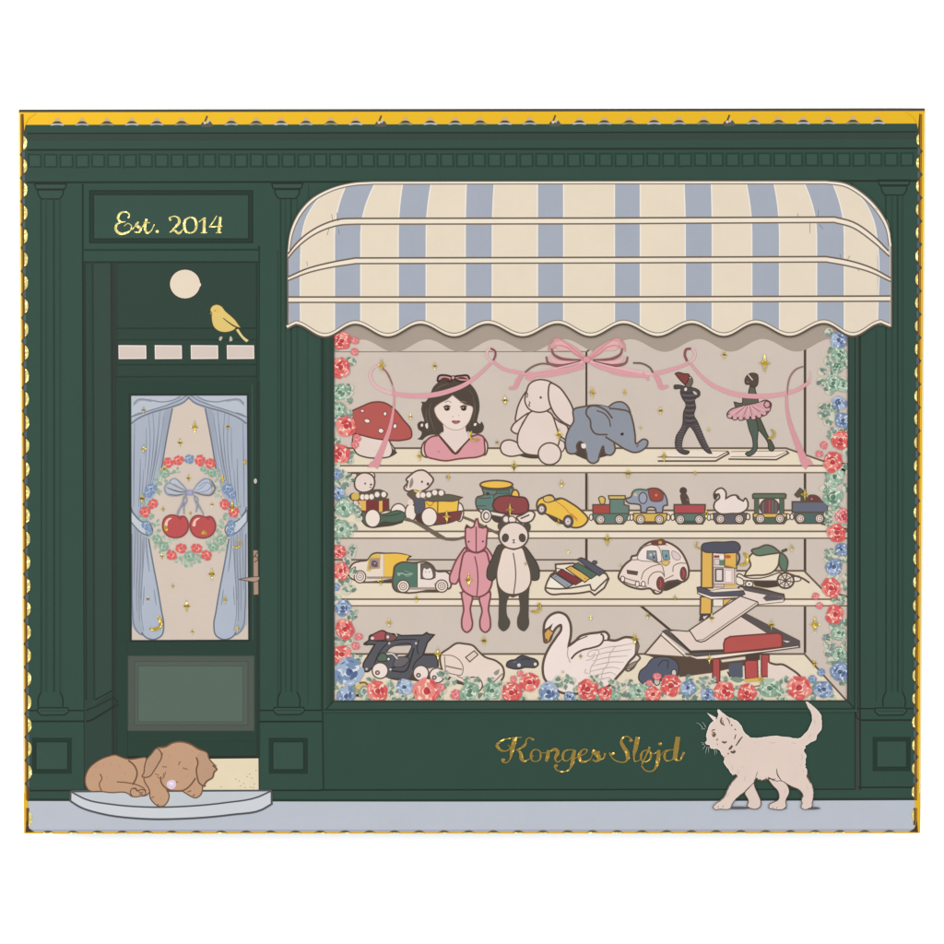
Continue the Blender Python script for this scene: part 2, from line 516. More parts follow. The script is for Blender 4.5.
pen(t, '256,220 300,150', [.5, .7]); pen(t, '302,138 290,205 306,240 330,228 358,176', [1.6, 2.2, 1.6, .8, .8]); pen(t, '280,166 326,164', .9)
t.E(379, 229, 12, 11, GOLDPALE)
pen(t, '478,150 468,134 490,120 530,128 540,158 512,196 470,236', [1.8, .9, 1.2, 2.2, 2.0, 1.2, .9])
pen(t, '470,234 500,220 536,242 566,214', [.9, 1.6, 1.7, .8])
pen(t, '620,124 590,140 575,188 592,232 622,240', [1.0, 1.7, 2.1, 1.6, 1.0]); pen(t, '620,124 650,136 664,180 648,228 622,240', [1.0, 1.6, 2.0, 1.6, 1.0])
pen(t, '682,160 714,134', [.8, 1.1]); pen(t, '722,128 718,234', [1.9, 2.2]); pen(t, '696,238 742,236', .9)
pen(t, '812,114 784,160 756,196', [.8, 1.0, .9]); pen(t, '754,196 852,190', .9); pen(t, '838,122 826,236', [1.8, 2.2]); pen(t, '804,238 846,236', .8)

# ------------------------------------------------------------ door recess, transom and door leaf
r = Part('door_recess', 2.6, 'darker green recess around the door')
V()
r.F_('83.8,262! 259,261.6! 258.8,756! 130,757! 86,790! 84.6,801! 84.4,790!', GD)
r.F_('84,262! 112,262! 112.6,757! 128,770! 128,801! 85,801!', (56, 73, 65))
r.F_('92.4,262! 110.6,262! 111.6,690! 93,708!', (59, 77, 68))
hl(r, 82, 259, 250.0, 1.5, (46, 64, 55)); hl(r, 82, 259, 262.2, 1.6, (44, 58, 50))
r.R(83.6, 251, 258.6, 261.2, (55, 83, 71))
for x, ww, cc in ((84.6, 1.6, (50, 60, 54)), (92.6, 1.8, (50, 64, 57)), (111.6, 2.0, (54, 58, 54)), (114.5, 1.2, (50, 64, 56))):
    r.L([(x, 262), (x + 1, 500), (x + 1.6, 700 if x < 100 else 772)], ww, cc)
r.L('95,700 112.8,690.2', 1.0, GL); r.L('86,710.5! 95,706.9! 113,697.6! 118,702!', 1.0, GL)
r.L('86,721.6! 92,720! 118.4,704!', 1.5, GL); r.L('116.6,703.6 117.6,801', 1.0, (50, 64, 56)); r.L('127.6,730 128,770', 1.0, (50, 64, 56))
r.L('94,705 112.6,693.6', .8, (52, 68, 60))
tr = Part('transom', 3.4, 'panel above the door with a round lamp and four small panes')
V()
tr.F_('115,263.2! 257.2,263! 257,382! 116,382!', (54, 72, 63))
tr.L('116.8,264 117,382', 1.6, (56, 64, 60)); tr.L('256.6,263 256.8,382', 1.2, (46, 62, 54))
hl(tr, 117, 257, 328.4, 1.3, (46, 62, 54)); hl(tr, 117, 257, 340.0, 1.5, (50, 64, 57)); hl(tr, 117, 257, 364.8, 1.3, (46, 62, 54)); hl(tr, 117, 257, 376.8, 1.4, (46, 62, 54))
lamp = tr.sub('round_lamp', 'round cream lamp above the door')
V(70, 250, 210)
lamp.E(517, 153, 70, 67, CREAML, (70, 62, 54), 1.0)
lamp.F_('583,146 589,156 583,166 578,156', CREAML)
lamp.E(517, 153, 66, 63, (231, 214, 190))
for i, (a, b) in enumerate(((220, 340), (383, 500), (545, 663), (707, 825))):
    pn = tr.sub('transom_pane', group='small panes in the transom')
    pn.F_([(a, 430, 1), (b, 431, 1), (b + 1, 487, 1), (a + 1, 488, 1)], (214, 197, 184), PALEL, 1.0)

bird = Part('bird', 6, 'small yellow bird perched above the transom panes')
V(200, 295, 80)
bird.F_('135,215! 120,180 140,135 195,112 250,130 300,190 370,250 420,300 455,350 485,388! 430,385 400,412 350,432 290,440 220,425 165,380 140,310 135,250', (226, 196, 108), (92, 78, 50), 0.7)
bird.F_('110,222! 135,200! 142,226!', (214, 170, 96), (104, 84, 60), .5)
bird.E(178, 185, 12, 11, (170, 150, 60)); bird.E(205, 182, 24, 28, (232, 188, 92))
bird.L('272,272 340,325 430,378 480,388', [.7, 1.0, 1.3, .6], (84, 72, 52))
bird.F_('418,410! 452,395! 520,490 580,535! 548,562! 510,530', (224, 208, 140), (92, 78, 50), .6)
bird.F_('240,490 262,492 240,540 226,532', (190, 180, 150)); bird.F_('362,485 375,500 382,535 352,548', (190, 186, 160))

d = Part('shop_door', 7.5, 'dark green front door with curtained window')
V()
d.H('116,380! 257.4,380! 257.4,757! 128,757! 128,640! 117,640!', ['131.2,395.8! 246.8,395.6! 248.2,639.6! 131.8,640!'], GD)
d.L('129.4,394.4 248.2,394.2 249.6,640.8 130.4,641.4', 1.3, (50, 56, 52), smooth=False, closed=True)
d.L('252.2,384 252.8,640', .9, (66, 84, 76)); d.L('257,382 257.6,757', 1.6, (52, 60, 56)); d.L('258.8,382 258.9,757', 1.0, (44, 66, 56))
hl(d, 128, 257, 757.2, 1.8, (44, 54, 48)); hl(d, 128, 257, 741.6, 1.0, (52, 66, 58))
lp = d.sub('lower_panel', 'grey-green panel at the foot of the door')
V(70, 600, 210)
lp.R(262, 253, 826, 586, (84, 92, 85), (80, 88, 80), .8); lp.R(290, 276, 800, 562, (88, 98, 89), (78, 86, 78), .9); lp.R(306, 296, 778, 548, (92, 108, 97), (82, 92, 84), .9)
hd = d.sub('door_handle', 'brass door handle with long back plate')
V(120, 510, 150)
hd.F_('838,252! 868,254! 872,532! 840,535!', (172, 142, 120), (88, 72, 64), .6)
hd.L('842,300 866,262', .8, (88, 76, 70)); hd.L('844,330 868,310 846,285', .8, (88, 76, 70))
hd.F_('748,437! 790,428 880,430 866,446 790,444', (176, 148, 132), (80, 68, 64), .6)
V(120, 380, 150)
kn = d.sub('door_knob', 'small pale bolt on the door edge'); kn.E(852, 636, 10, 16, (196, 190, 170)); kn.L('846,655 852,668', .7, (60, 50, 44))

# the view through the door window -----------------------------------------------------------
dw = Part('door_window', 3.6, 'door window with blue curtains, wreath and cherries')
V()
dw.R(129.5, 394, 250, 641.5, (212, 196, 181))
def curtain(side):
    k = dw.sub('curtain', 'blue-grey curtain tied back at the %s of the door window' % ('right' if side else 'left'))
    def m(st):
        out = []
        for t in st.split():
            cn = t.endswith('!'); a, b = t.rstrip('!').split(',')
            a = float(a); b = float(b)
            if side: a = 866 - a
            out.append((a, b, cn))
        return out
    V(120, 380, 150)
    k.F_(m('66,90! 430,95! 420,130 330,180! 300,330 265,540 210,740 175,900 180,1000 195,1130 230,1300 260,1480 275,1560 260,1610 205,1640 150,1600 110,1590 66,1540!'), CURT)
    k.F_(m('66,90! 380,95! 300,150 200,190 66,250!'), CURTL)
    k.F_(m('330,180! 290,190 270,330 250,500 215,740 265,540 300,330'), (158, 166, 180))
    k.L(m('330,178 300,330 265,540 262,560'), 1.5, CURD)
    k.L(m('440,105 400,140 330,168 200,205 110,245 70,275'), 1.6, (120, 124, 134)); k.L(m('420,98 380,125 320,150 180,195 68,235'), 1.2, (128, 134, 146))
    k.L(m('85,150 110,125 180,125 260,138 330,128 380,105'), 1.3, (134, 140, 152)); k.L(m('84,162 120,130 200,135'), 1.0, (150, 156, 166))
    k.L(m('75,230 100,215 140,205'), 1.0, (128, 134, 146))
    for st, ww in (('92,270 88,500 86,800', 1.2), ('180,215 190,380 178,560 155,740 140,860', 1.0), ('206,205 214,330 200,520 175,700', 1.1), ('252,190 240,330 214,520 180,720', 1.2), ('276,235 250,420 215,600 190,720', 1.0), ('128,495 126,640 118,800', 1.1), ('240,350 225,480 196,640', 1.0), ('150,560 140,700 125,830', .9), ('165,300 165,420 158,560', .8)):
        k.L(m(st), [ww * .5, ww, ww * .5], (132, 138, 152))
    # tieback and lower fall
    V(120, 510, 150)
    k.F_(m('70,30! 75,80 130,150 180,190! 210,350 235,480 262,640 275,720 262,790 215,815 160,800 135,775 100,765 78,700 72,500 68,200!'), (176, 184, 198))
    k.F_(m('72,60! 130,140 160,170 150,300 132,500 130,700 145,780 100,765 80,700 74,400!'), (164, 172, 184))
    k.L(m('180,180 210,350 235,480 262,640 275,720 262,790 215,815 160,800 135,770'), 1.5, CURD)
    k.L(m('74,150 76,400 80,640 90,730 125,780 150,790'), 1.3, (124, 130, 142))
    for st, ww in (('150,170 148,300 135,500 138,700 150,760', 1.2), ('165,170 172,290 185,390', 1.4), ('110,120 112,300 104,500 106,640', 1.1), ('98,110 92,300 88,500', 1.0), ('130,150 128,330 120,520 122,700', 1.3), ('152,480 148,560 144,600', 1.0), ('215,500 222,560 228,600', 1.0), ('140,190 142,360 128,560', 1.0)):
        k.L(m(st), [ww * .6, ww, ww * .5], (134, 140, 152))
    k.F_(m('66,0! 90,30 130,70 190,90 205,130 185,165! 130,140 90,100 66,70!'), (196, 203, 212), (112, 116, 124), 1.3)
    k.L(m('70,-20 80,10 120,60'), 1.2, (112, 116, 124))
    return k
curtain(0); curtain(1)

def blossom(p, cx, cy, r, kind, rnd):
    """cabbage rose drawn in separate brush-like petals over a pale ground, darker towards the swirled heart"""
    main, light, pale, dark, deep = {
        'coral': ((226, 98, 96), (238, 136, 126), (248, 214, 190), (204, 70, 76), (168, 58, 64)),
        'pink': ((228, 118, 122), (238, 152, 150), (246, 210, 196), (200, 80, 90), (180, 70, 80)),
        'blue': ((122, 146, 184), (160, 180, 208), (216, 222, 228), (88, 108, 152), (70, 80, 118)),
        'green': ((136, 172, 146), (170, 196, 172), (224, 228, 208), (98, 136, 112), (76, 108, 92)),
    }[kind]
    ph = rnd.random() * 6.28
    sq = rnd.uniform(.84, 1.0); sa = rnd.random() * 3.14
    cs_, sn_ = math.cos(sa), math.sin(sa)
    def q(d, a):
        x, y = d * math.cos(a), d * math.sin(a)
        u, v = x * cs_ + y * sn_, (-x * sn_ + y * cs_) * sq
        return (cx + u * cs_ - v * sn_, cy + u * sn_ + v * cs_)
    small = r < 5.6
    p.F_([q(r * rnd.uniform(.84, .96), ph + i * .785) for i in range(8)], light if small else pale)
    def petal(a, half, r0, r1, c):
        """a curved brush stroke spanning a +- half between radii r0 and r1"""
        tw = rnd.uniform(-.12, .12)
        out = [q(r * (r1 + tw * .4 * t) * (1 + .05 * math.sin(9 * t + a)), a + half * t) for t in (-1, -.55, 0, .55, 1)]
        inn = [q(r * (r0 + tw * .2 * t), a + half * t * .82) for t in (.7, 0, -.7)]
        p.F_(out + inn, c)
    n1 = 4 if small else rnd.choice((5, 6))
    for i in range(n1):
        a = ph + 6.283 * i / n1 + rnd.uniform(-.12, .12)
        petal(a, (2.2 if small else 2.75) / n1, .38 if small else .60, rnd.uniform(.98, 1.12), main if small else rnd.choice((main, main, light)))
        if not small:
            o = rnd.uniform(-.2, .2)
            p.L([q(r * rnd.uniform(.8, .9), a + o + t) for t in (-.3, 0, .3)], [.2, .11 * r, .2], rnd.choice((dark, light, dark, pale)))
    if not small:
        n2 = 4
        for i in range(n2):
            a = ph + .6 + 6.283 * i / n2 + rnd.uniform(-.2, .2)
            petal(a, 2.9 / n2, .30, .64, rnd.choice((main, dark, light)))
        p.L([q(r * .56, ph + 1 + t) for t in (0, .4, .8, 1.2)], [.2, .09 * r, .2], pale)
    p.F_([q(r * .30 * (1 + .15 * math.sin(3 * t)), ph + t) for t in (0, 1, 2, 3, 4, 5)], dark if not small else main)
    p.L([q(r * ((.5 if small else .34) - .03 * t), ph + t) for t in (0, .8, 1.6, 2.4)], [.2, r * .12, .2], pale)
    p.L([q(r * .14, ph + 3 + t) for t in (0, .9, 1.8, 2.7)], [.2, r * .11, .2], deep)

def leaf(p, x, y, L, ang, c1, c2, rnd=None, wd=.34):
    ca, sa = math.cos(ang), math.sin(ang)
    def q(u, v): return (x + L * (u * ca - v * sa), y + L * (u * sa + v * ca))
    p.F_([(*q(-.5, 0), 1), q(-.1, wd), (*q(.5, 0), 1), q(-.1, -wd)], c1)
    p.L([q(-.45, 0), q(.4, 0)], [.5, .35], c2)

# wreath ------------------------------------------------------------------------------------
wr = dw.sub('wreath', 'round wreath of coral, blue and green flowers')
rnd = random.Random(4)
V(130, 450, 120)
k_ = 944 / 120
def zpt(x, y): return (_v[0] + x * _v[2], _v[1] + y * _v[2])
WR = [(300, 100, 5, 'coral'), (380, 82, 5.2, 'coral'), (465, 72, 4.6, 'blue'), (550, 82, 5.2, 'coral'), (630, 105, 5, 'coral'),
      (165, 305, 5.4, 'blue'), (180, 425, 5.2, 'coral'), (118, 487, 5.2, 'coral'), (140, 345, 4, 'blue'), (770, 305, 5.4, 'blue'), (745, 428, 5.2, 'coral'), (815, 490, 5.2, 'coral'), (800, 350, 4, 'blue'),
      (130, 590, 4.6, 'blue'), (150, 640, 4, 'blue'), (795, 590, 4.6, 'blue'), (790, 645, 4, 'blue'),
      (215, 705, 4.8, 'green'), (265, 760, 4.6, 'green'), (715, 705, 4.8, 'green'), (655, 765, 4.6, 'green'), (465, 835, 5, 'green'),
      (325, 825, 5.2, 'coral'), (400, 775, 5.2, 'coral'), (525, 775, 5.2, 'coral'), (600, 828, 5.2, 'coral'), (275, 185, 4.2, 'green'), (640, 175, 4.2, 'green')]
LV = [(240, 190), (220, 230), (300, 160), (350, 165), (390, 160), (270, 230), (210, 340), (235, 330), (195, 590), (220, 570), (210, 650), (250, 690), (300, 720), (180, 700), (200, 760), (240, 790), (290, 790),
      (345, 700), (375, 860), (410, 850), (440, 880), (500, 860), (540, 880), (570, 850), (455, 900), (490, 895), (620, 720), (650, 700), (700, 650), (690, 760), (720, 790), (750, 750), (735, 590), (710, 580), (740, 680),
      (560, 150), (600, 165), (680, 175), (690, 220), (700, 300), (690, 350), (650, 190), (230, 280), (120, 420), (90, 500), (110, 540), (850, 520), (840, 440), (170, 520), (760, 520), (520, 840), (410, 885), (605, 690)]
V()
for x, y in LV:
    X, Y = 130 + x / k_, 450 + y / k_
    [leaf(wr, X + rnd.uniform(-2.4, 2.4), Y + rnd.uniform(-2.4, 2.4), rnd.uniform(3.6, 5.4), rnd.random() * 6.3, rnd.choice([(168, 192, 170), (150, 178, 156), (184, 202, 180), (192, 206, 186)]), (132, 156, 138)) for _q in range(3)]
for x, y, r_, kd in WR:
    blossom(wr, 130 + x / k_, 450 + y / k_, r_, kd, rnd)

bw = dw.sub('ribbon_bow', 'blue ribbon bow above the cherries')
V(130, 450, 120)
BB = (140, 152, 180); BBD = (112, 116, 134)
bw.F_('455,325! 420,280 370,235 325,235 320,260 360,270 410,300', (190, 194, 202)); bw.F_('450,330! 370,290 300,265 280,300 300,345 360,355 430,340', (184, 188, 194))
bw.F_('490,325! 540,265 590,232 620,235 630,265 640,330 570,340', (184, 190, 202))
for st, ww, cc in (('455,330 400,265 345,225 310,245', 1.4, BB), ('455,332 370,290 300,262 275,295 290,345 350,358 450,338', 1.6, BB), ('290,295 340,315 400,330 440,330', 1.1, (96, 98, 96)), ('300,345 360,355 420,345', 1.2, BBD),
                   ('490,330 540,262 590,228 640,240 655,290', 1.5, BB), ('495,330 570,330 620,310 640,275 600,255 540,290', 1.2, BB), ('500,330 570,352 640,350 668,300 640,245', 1.5, BBD), ('510,322 560,300 600,265', .9, BB),
                   ('450,345 420,375 418,420 378,480 370,520', 1.3, BB), ('440,350 445,400 425,440 425,505', 1.2, BB), ('430,370 400,440 372,515', 1.0, BB),
                   ('485,345 530,380 530,420 570,490 578,515', 1.3, BB), ('500,350 512,400 525,430 520,490', 1.2, BB), ('530,410 560,470', 1.2, BB)):
    bw.L(st, [ww * .6, ww, ww * .7], cc)
bw.E(470, 335, 22, 20, (176, 160, 204), BB, .7)
for nm, st, lab in (('cherry', '258,575 275,535 310,514 345,512 385,524 425,522 450,555 458,600 445,645 410,678 355,690 300,676 265,635', 'red cherry, the left of two'),
                    ('cherry', '476,570 492,535 525,516 560,518 590,528 635,524 662,555 672,605 655,652 615,685 560,692 510,675 480,635', 'red cherry, the right of two')):
    ch = dw.sub(nm, lab)
    ch.F_(st, (196, 84, 84), (144, 66, 68), 1.1)
    ox = 0 if 'left' in lab else 220
    ch.F_([(275 + ox, 600), (280 + ox, 560), (310 + ox, 535), (330 + ox, 535), (300 + ox, 560), (290 + ox, 600)], (236, 196, 176))
    ch.F_([(272 + ox, 590), (288 + ox, 600), (296 + ox, 635), (280 + ox, 640)] if ox == 0 else [(560, 660), (580, 630), (605, 662), (584, 668)], GOLD)
    ch.L([(380 + ox, 528), (395 + ox, 545), (410 + ox, 525)], .8, (144, 66, 68))

# ------------------------------------------------------------ doorstep, doorway floor, dog, cat
V()
fl = Part('doorway_floor', 9, 'cream speckled floor strip beside the dog')
fl.F_('190,759! 258.4,758.4! 258.6,789.8! 190,790.4!', (231, 215, 180))
for x, y in ((239, 781), (247, 776.6), (252, 778), (243.6, 783.6), (254.4, 784), (256, 770.4), (249.6, 774), (236, 779), (221, 787), (245, 787.4), (250.6, 787), (253.4, 787.6), (240.6, 786)):
    fl.E(x, y, .8, .7, (196, 172, 134), n=8)
stp = Part('doorstep', 10, 'pale stone half-round step')
stp.F_('70.6,792.4! 72,791.0! 270.6,790.6! 271.6,793! 271.6,804! 262,809.6 232,814.6 185,818.6 140,818.6 100,813.4 80,807 70.4,801!', STEPF, LINED, 1.5)
stp.F_('71.4,792! 271,791! 258,797 226,802.6 185,806.4 145,807 112,804.4 86,799.4', STEPT, LINED, 1.3)
dog = Part('dog', 12, 'light brown puppy asleep on the step')
V(80, 735, 140)
dog.F_('35,300 55,235 120,175 190,145 240,135 275,148 310,160 440,150! 480,200 500,330 470,385 450,405 400,412 345,412 330,398 200,388 140,380 60,372 42,345', DOG, DOGL, 1.1)
dog.L('135,262 148,290 130,330 145,378', 1.0, DOGL); dog.L('325,170 365,205 385,255 375,300 355,335', 1.3, DOGL)
dog.L('248,316 320,322 380,335 430,360 445,378', 1.0, DOGL)
dog.F_('340,380 350,362 375,360 390,375 410,368 440,378 442,400 410,412 350,410', DOG, DOGL, 1.0)
dog.L('395,378 405,390 425,384', .9, DOGL); dog.L('360,362 375,365 385,382', .9, DOGL); dog.L('400,402 425,398', .9, DOGL)
dog.F_('440,250 430,290 470,380 472,420 500,460 525,478 560,480 590,450 600,400 585,370 600,300', DOG, DOGL, 1.1)
dog.L('480,425 500,415', .8, DOGL); dog.L('518,478 530,465', .8, DOGL)
dog.F_('690,375 725,400 745,412 780,424 812,405 826,350 800,290 740,280', DOG, DOGL, 1.1)
dog.L('725,385 750,375', .9, DOGL); dog.L('760,412 775,400', .9, DOGL)
hdg = dog.sub('head', 'sleeping puppy face turned to the right')
hdg.F_('440,230 450,160 490,120 530,82 575,80 620,55 680,46 740,60 800,95 830,130 830,200 790,290 745,338 700,372 650,375 600,368 560,340 545,310 545,270 520,210', DOG)
hdg.F_('480,180! 560,170! 575,300! 520,330! 470,270!', DOG)
hdg.L('530,84 575,80 620,55 680,46 740,60 800,95 822,104', 1.3, DOGL)
hdg.L('780,290 745,338 700,372 650,376 600,370 560,340 545,310 545,280', 1.2, DOGL)
er = hdg
er.F_('545,115 520,90 480,130 450,165 436,210 428,262 418,278 440,286 470,278 500,240 530,190 550,150', (192, 152, 122), DOGL, 1.1)
er.L('555,120 545,165 530,190', 1.1, DOGL)
er.F_('822,104! 858,122 868,155 905,200! 895,205 920,235! 905,250 900,280 860,310 832,348! 805,325 790,280 785,230 795,180 782,150', (192, 152, 122), None)
er.L('800,95 825,104 858,122 868,155 905,200', 1.1, DOGL); er.L('895,205 922,232 905,250 895,285 855,312 832,345', 1.3, DOGL); er.L('840,348 805,325 790,280 785,230 795,190 785,150', 1.2, DOGL)
er.L('905,200 920,210', .9, DOGL); er.L('850,345 838,340', 1.0, DOGL)
for st in ('556,214 585,216', '692,222 725,232', '678,178 668,190 665,204', '640,320 662,316'):
    er.L(st, 1.2, (146, 112, 96))
for st in ('505,262 535,272', '520,280 545,298', '578,248 565,290', '565,256 558,300'):
    er.L(st, [.6, 1.2, .5], (110, 82, 64))
for st in ('110,200 104,222', '160,190 158,210', '210,180 212,200', '90,260 84,280', '180,280 186,300', '260,200 270,220', '300,250 306,272', '430,330 440,350', '640,90 650,100', '700,80 712,88', '750,100 762,112', '610,140 600,152', '730,270 722,284', '850,220 856,240', '840,270 836,290', '470,190 464,210', '540,420 548,436', '770,350 778,362'):
    hdg.L(st, [.3, .9, .3], (178, 138, 110))
ns = dog.sub('nose', 'pale pink nose')
ns.F_('585,325 600,308 640,308 648,330 640,355 615,366 592,352', (224, 204, 222)); ns.F_('600,326 612,318 630,324 622,338', (240, 232, 240))

cat = Part('cat', 25, 'cream cat walking left along the pavement with its tail raised')
V(690, 690, 150)
for a, b, ww in ((300, 742, 85), (560, 744, 48), (760, 744, 60)):
    cat.E(a, b, ww, 9, (96, 96, 100))
for st in ('80,240 60,215 40,205', '100,235 85,210 75,200', '95,245 70,245', '90,340 75,345', '95,350 80,375', '108,358 100,385 98,400', '118,360 116,395', '155,375 157,410', '165,378 170,400', '85,335 70,330'):
    cat.L(st, [.9, .3], (150, 164, 156))
cat.F_('106,143! 135,158 172,185 152,198!', PALEL)
cat.F_('345,655! 352,620 400,560 405,600 430,660 445,700 440,735 420,748 385,746 362,732 368,700', (226, 202, 190), (92, 78, 70), .7)
cat.F_('490,560! 520,600 555,640 556,690 530,705 500,722 498,742 530,750 590,748 604,735 602,700 625,640 622,620 575,565', (226, 202, 190), (92, 78, 70), .7)
cat_pts = curve(parse('175,127! 182,124! 225,162 262,182 300,200 325,235 342,270 380,300 450,300 530,290 620,300 690,305 730,270 765,210 768,150 742,100 732,76! 740,76! 790,118 820,155 826,205 822,252 800,280 790,312 765,325 722,350! 715,380 728,430 722,480 735,510 735,545 765,590 778,650 770,700 765,735 740,748 712,748 698,735 706,715 702,690 712,665 690,630 640,608 570,570 545,572 520,562 480,560 460,572 415,560 405,575 350,635 300,675 270,710 250,745 200,748 150,746 146,735 160,718 210,680 240,620 265,580 295,538 270,530 240,490 215,458 218,430 198,400 192,378 165,370 138,365 120,345 98,335 108,318 105,290 110,262 130,215 165,185 178,170'), True, True)
rf = random.Random(5)
cat_pts = [(x + rf.uniform(-.3, .3) + (rf.uniform(-.9, .9) if (x > 800 and 745 < y < 785) else 0), y + rf.uniform(-.25, .25) + (rf.uniform(-.9, .9) if (740 < x < 775 and 774 < y < 782) or (x < 740 and 745 < y < 775) else 0)) for x, y in cat_pts]
cat.tri([cat_pts], CAT)
cat.ribbon([q for q in cat_pts], .8, (238, 224, 208), True)
cat.ribbon([(x, y + .15) for x, y in cat_pts if y > 774], .7, (112, 96, 84))
for st, ww in (('412,555 425,515', 1.0), ('415,562 450,570 485,555', .9), ('490,548 520,562 540,560', 1.1), ('545,495 550,530 575,570', 1.1), ('410,575 345,638', 1.2), ('575,570 640,608 690,630 710,655', .9), ('735,520 750,535 738,550', .9), ('205,740 212,728', .8), ('175,742 180,730', .8), ('545,745 548,735', .8), ('520,745 523,735', .8)):
    cat.L(st, [ww * .5, ww, ww * .5], (96, 78, 68))
for st in ('262,470 268,490 262,505', '300,500 305,520 298,535', '330,470 335,490', '350,540 345,560 338,575', '700,400 706,425 700,445', '690,460 697,480', '712,500 716,520', '640,330 655,336 668,334', '740,300 755,290 765,275', '780,180 786,200 784,220', '470,545 478,556', '440,540 446,552', '500,330 520,334 540,332', '400,330 418,336', '250,640 240,660 226,676', '735,600 742,625', '600,625 596,650'):
    cat.L(st, [.3, .8, .3], (208, 180, 166))
V(695, 700, 80)
K = (104, 84, 70)
cat.F_('270,105! 285,118 330,180 380,240! 340,200 300,180 280,200!', PALEL)
for st, ww in (('318,208 304,240 312,272 350,300', 1.5), ('322,235 335,280', 1.0), ('372,210 402,245 408,285', .9), ('425,292 440,306', 1.8), ('470,340 482,356', 1.6), ('482,408 466,462', 1.5), ('560,432 535,462 510,500 482,540', 1.4), ('440,535 425,560 400,585', 2.0), ('420,608 450,618 480,605', 2.0), ('385,638 400,628', 1.8), ('455,590 475,615', 1.4),
               ('318,490 345,502 375,492', 1.8), ('250,475 272,460', 1.4), ('262,515 268,530', 1.0), ('195,372 215,352 240,352', 1.0), ('205,400 218,430 232,425 245,395', 1.2), ('338,680 352,668', 1.2), ('142,545 175,555', .8), ('240,225 265,215', 1.0)):
    cat.L(st, [ww * .6, ww, ww * .6], K)
cat.E(220, 402, 20, 28, (122, 94, 70)); cat.E(214, 395, 6, 8, (222, 200, 180))
V()

# ------------------------------------------------------------ gold shop lettering
nm = Part('shop_name', 10, 'gold script lettering low on the shop front')
nm.pale = False
def P1(st, w): nm.L(st, [max(.7, v * (1.45 if v > 1.7 else 1.1)) for v in (w if isinstance(w, list) else [w])], GOLDLET)
V(492, 728, 100)
P1('150,160 172,180 150,210 100,216 60,190 45,155', [.8, 1.0, 1.2, 1.8, 2.4])
P1('45,155 90,120 180,96 280,88', [1.8, 1.0, .8, .8])
P1('216,90 200,170 185,230 172,290 140,325 100,318 92,296', [2.8, 3.2, 3.0, 2.2, 1.0, 1.0, 1.6])
nm.E(105, 300, 20, 14, GOLDLET)
P1('385,108 355,92 325,110 318,150 278,186 225,208', [1.6, .9, 1.4, 2.0, 1.2, .8]); nm.E(386, 108, 14, 12, GOLDLET)
P1('240,208 270,236 278,290 300,314 338,300 392,262', [1.0, 2.4, 2.6, 1.4, .8, .8])
P1('410,200 382,216 368,262 382,308 412,318', [.8, 1.5, 1.9, 1.4, .8]); P1('410,200 448,216 460,258 445,304 412,318', [.8, 1.3, 1.7, 1.3, .8]); P1('455,230 500,236 530,214', .7)
P1('534,208 528,250 512,316', [2.2, 2.6, 2.0]); P1('520,262 560,212 606,204 620,224 596,292 612,320 650,304 668,282', [.8, 1.0, 2.0, 2.6, 2.4, 1.4, .8, .7])
P1('728,206 690,216 668,262 680,306 708,310 744,280', [1.0, 1.6, 2.2, 1.6, .9, .8]); P1('728,204 768,206', .9)
P1('782,206 766,270 756,340 722,398 660,412 604,390 588,358', [2.2, 3.0, 2.6, 1.5, 1.0, 1.1, 1.6]); nm.E(604, 356, 18, 14, GOLDLET)
P1('770,300 815,264', .7); P1('832,264 880,240 898,208 868,200 838,224 822,272 846,316 884,318 930,288', [.8, .8, 1.2, 1.2, 2.0, 2.4, 1.8, 1.0, .8])
V(592, 728, 100)
P1('-20,310 20,204', [.7, .8]); P1('22,206 20,232 60,262 68,292 36,314 4,298', [2.6, 2.4, 3.0, 2.6, 1.4, 1.4]); nm.E(60, 228, 18, 12, GOLDLET); nm.E(8, 232, 14, 12, GOLDLET)
P1('66,300 106,290 124,236', [.8, 1.0, 1.8])
P1('208,240 184,250 166,236 196,288 256,320 318,316 338,284', [1.8, 1.2, 1.0, 1.2, 1.0, 1.2, 2.0]); nm.E(202, 242, 14, 12, GOLDLET)
P1('340,290 330,230 296,176 276,128 292,92 332,78 372,104', [2.4, 3.0, 2.8, 2.6, 1.6, .9, 1.0]); nm.E(366, 118, 18, 14, GOLDLET)
P1('432,84 414,180 396,270 404,312 440,308 470,278', [3.0, 3.2, 3.0, 1.6, .8, .8])
P1('516,208 480,222 462,268 474,312 506,320', [.9, 1.5, 1.9, 1.4, .9]); P1('516,208 548,220 556,262 540,306 506,320', [.9, 1.4, 1.8, 1.4, .9]); P1('546,178 510,260 470,345', [1.8, 1.4, 1.6])
P1('552,236 596,240 622,210', .7); P1('632,206 626,280 612,350 574,404 510,404 466,356', [2.0, 2.8, 2.4, 1.3, 1.0, 1.5]); nm.E(642, 150, 18, 14, GOLDLET)
P1('620,300 690,214 780,204', [.6, .6, .8]); P1('736,208 700,222 684,262 698,306 740,306 776,280', [.9, 1.5, 2.0, 1.5, .9, .8])
P1('812,82 796,190 780,302', [3.2, 3.6, 3.0]); P1('784,304 836,302 852,262 868,228', [1.2, 1.0, 1.6, 1.8])
V()
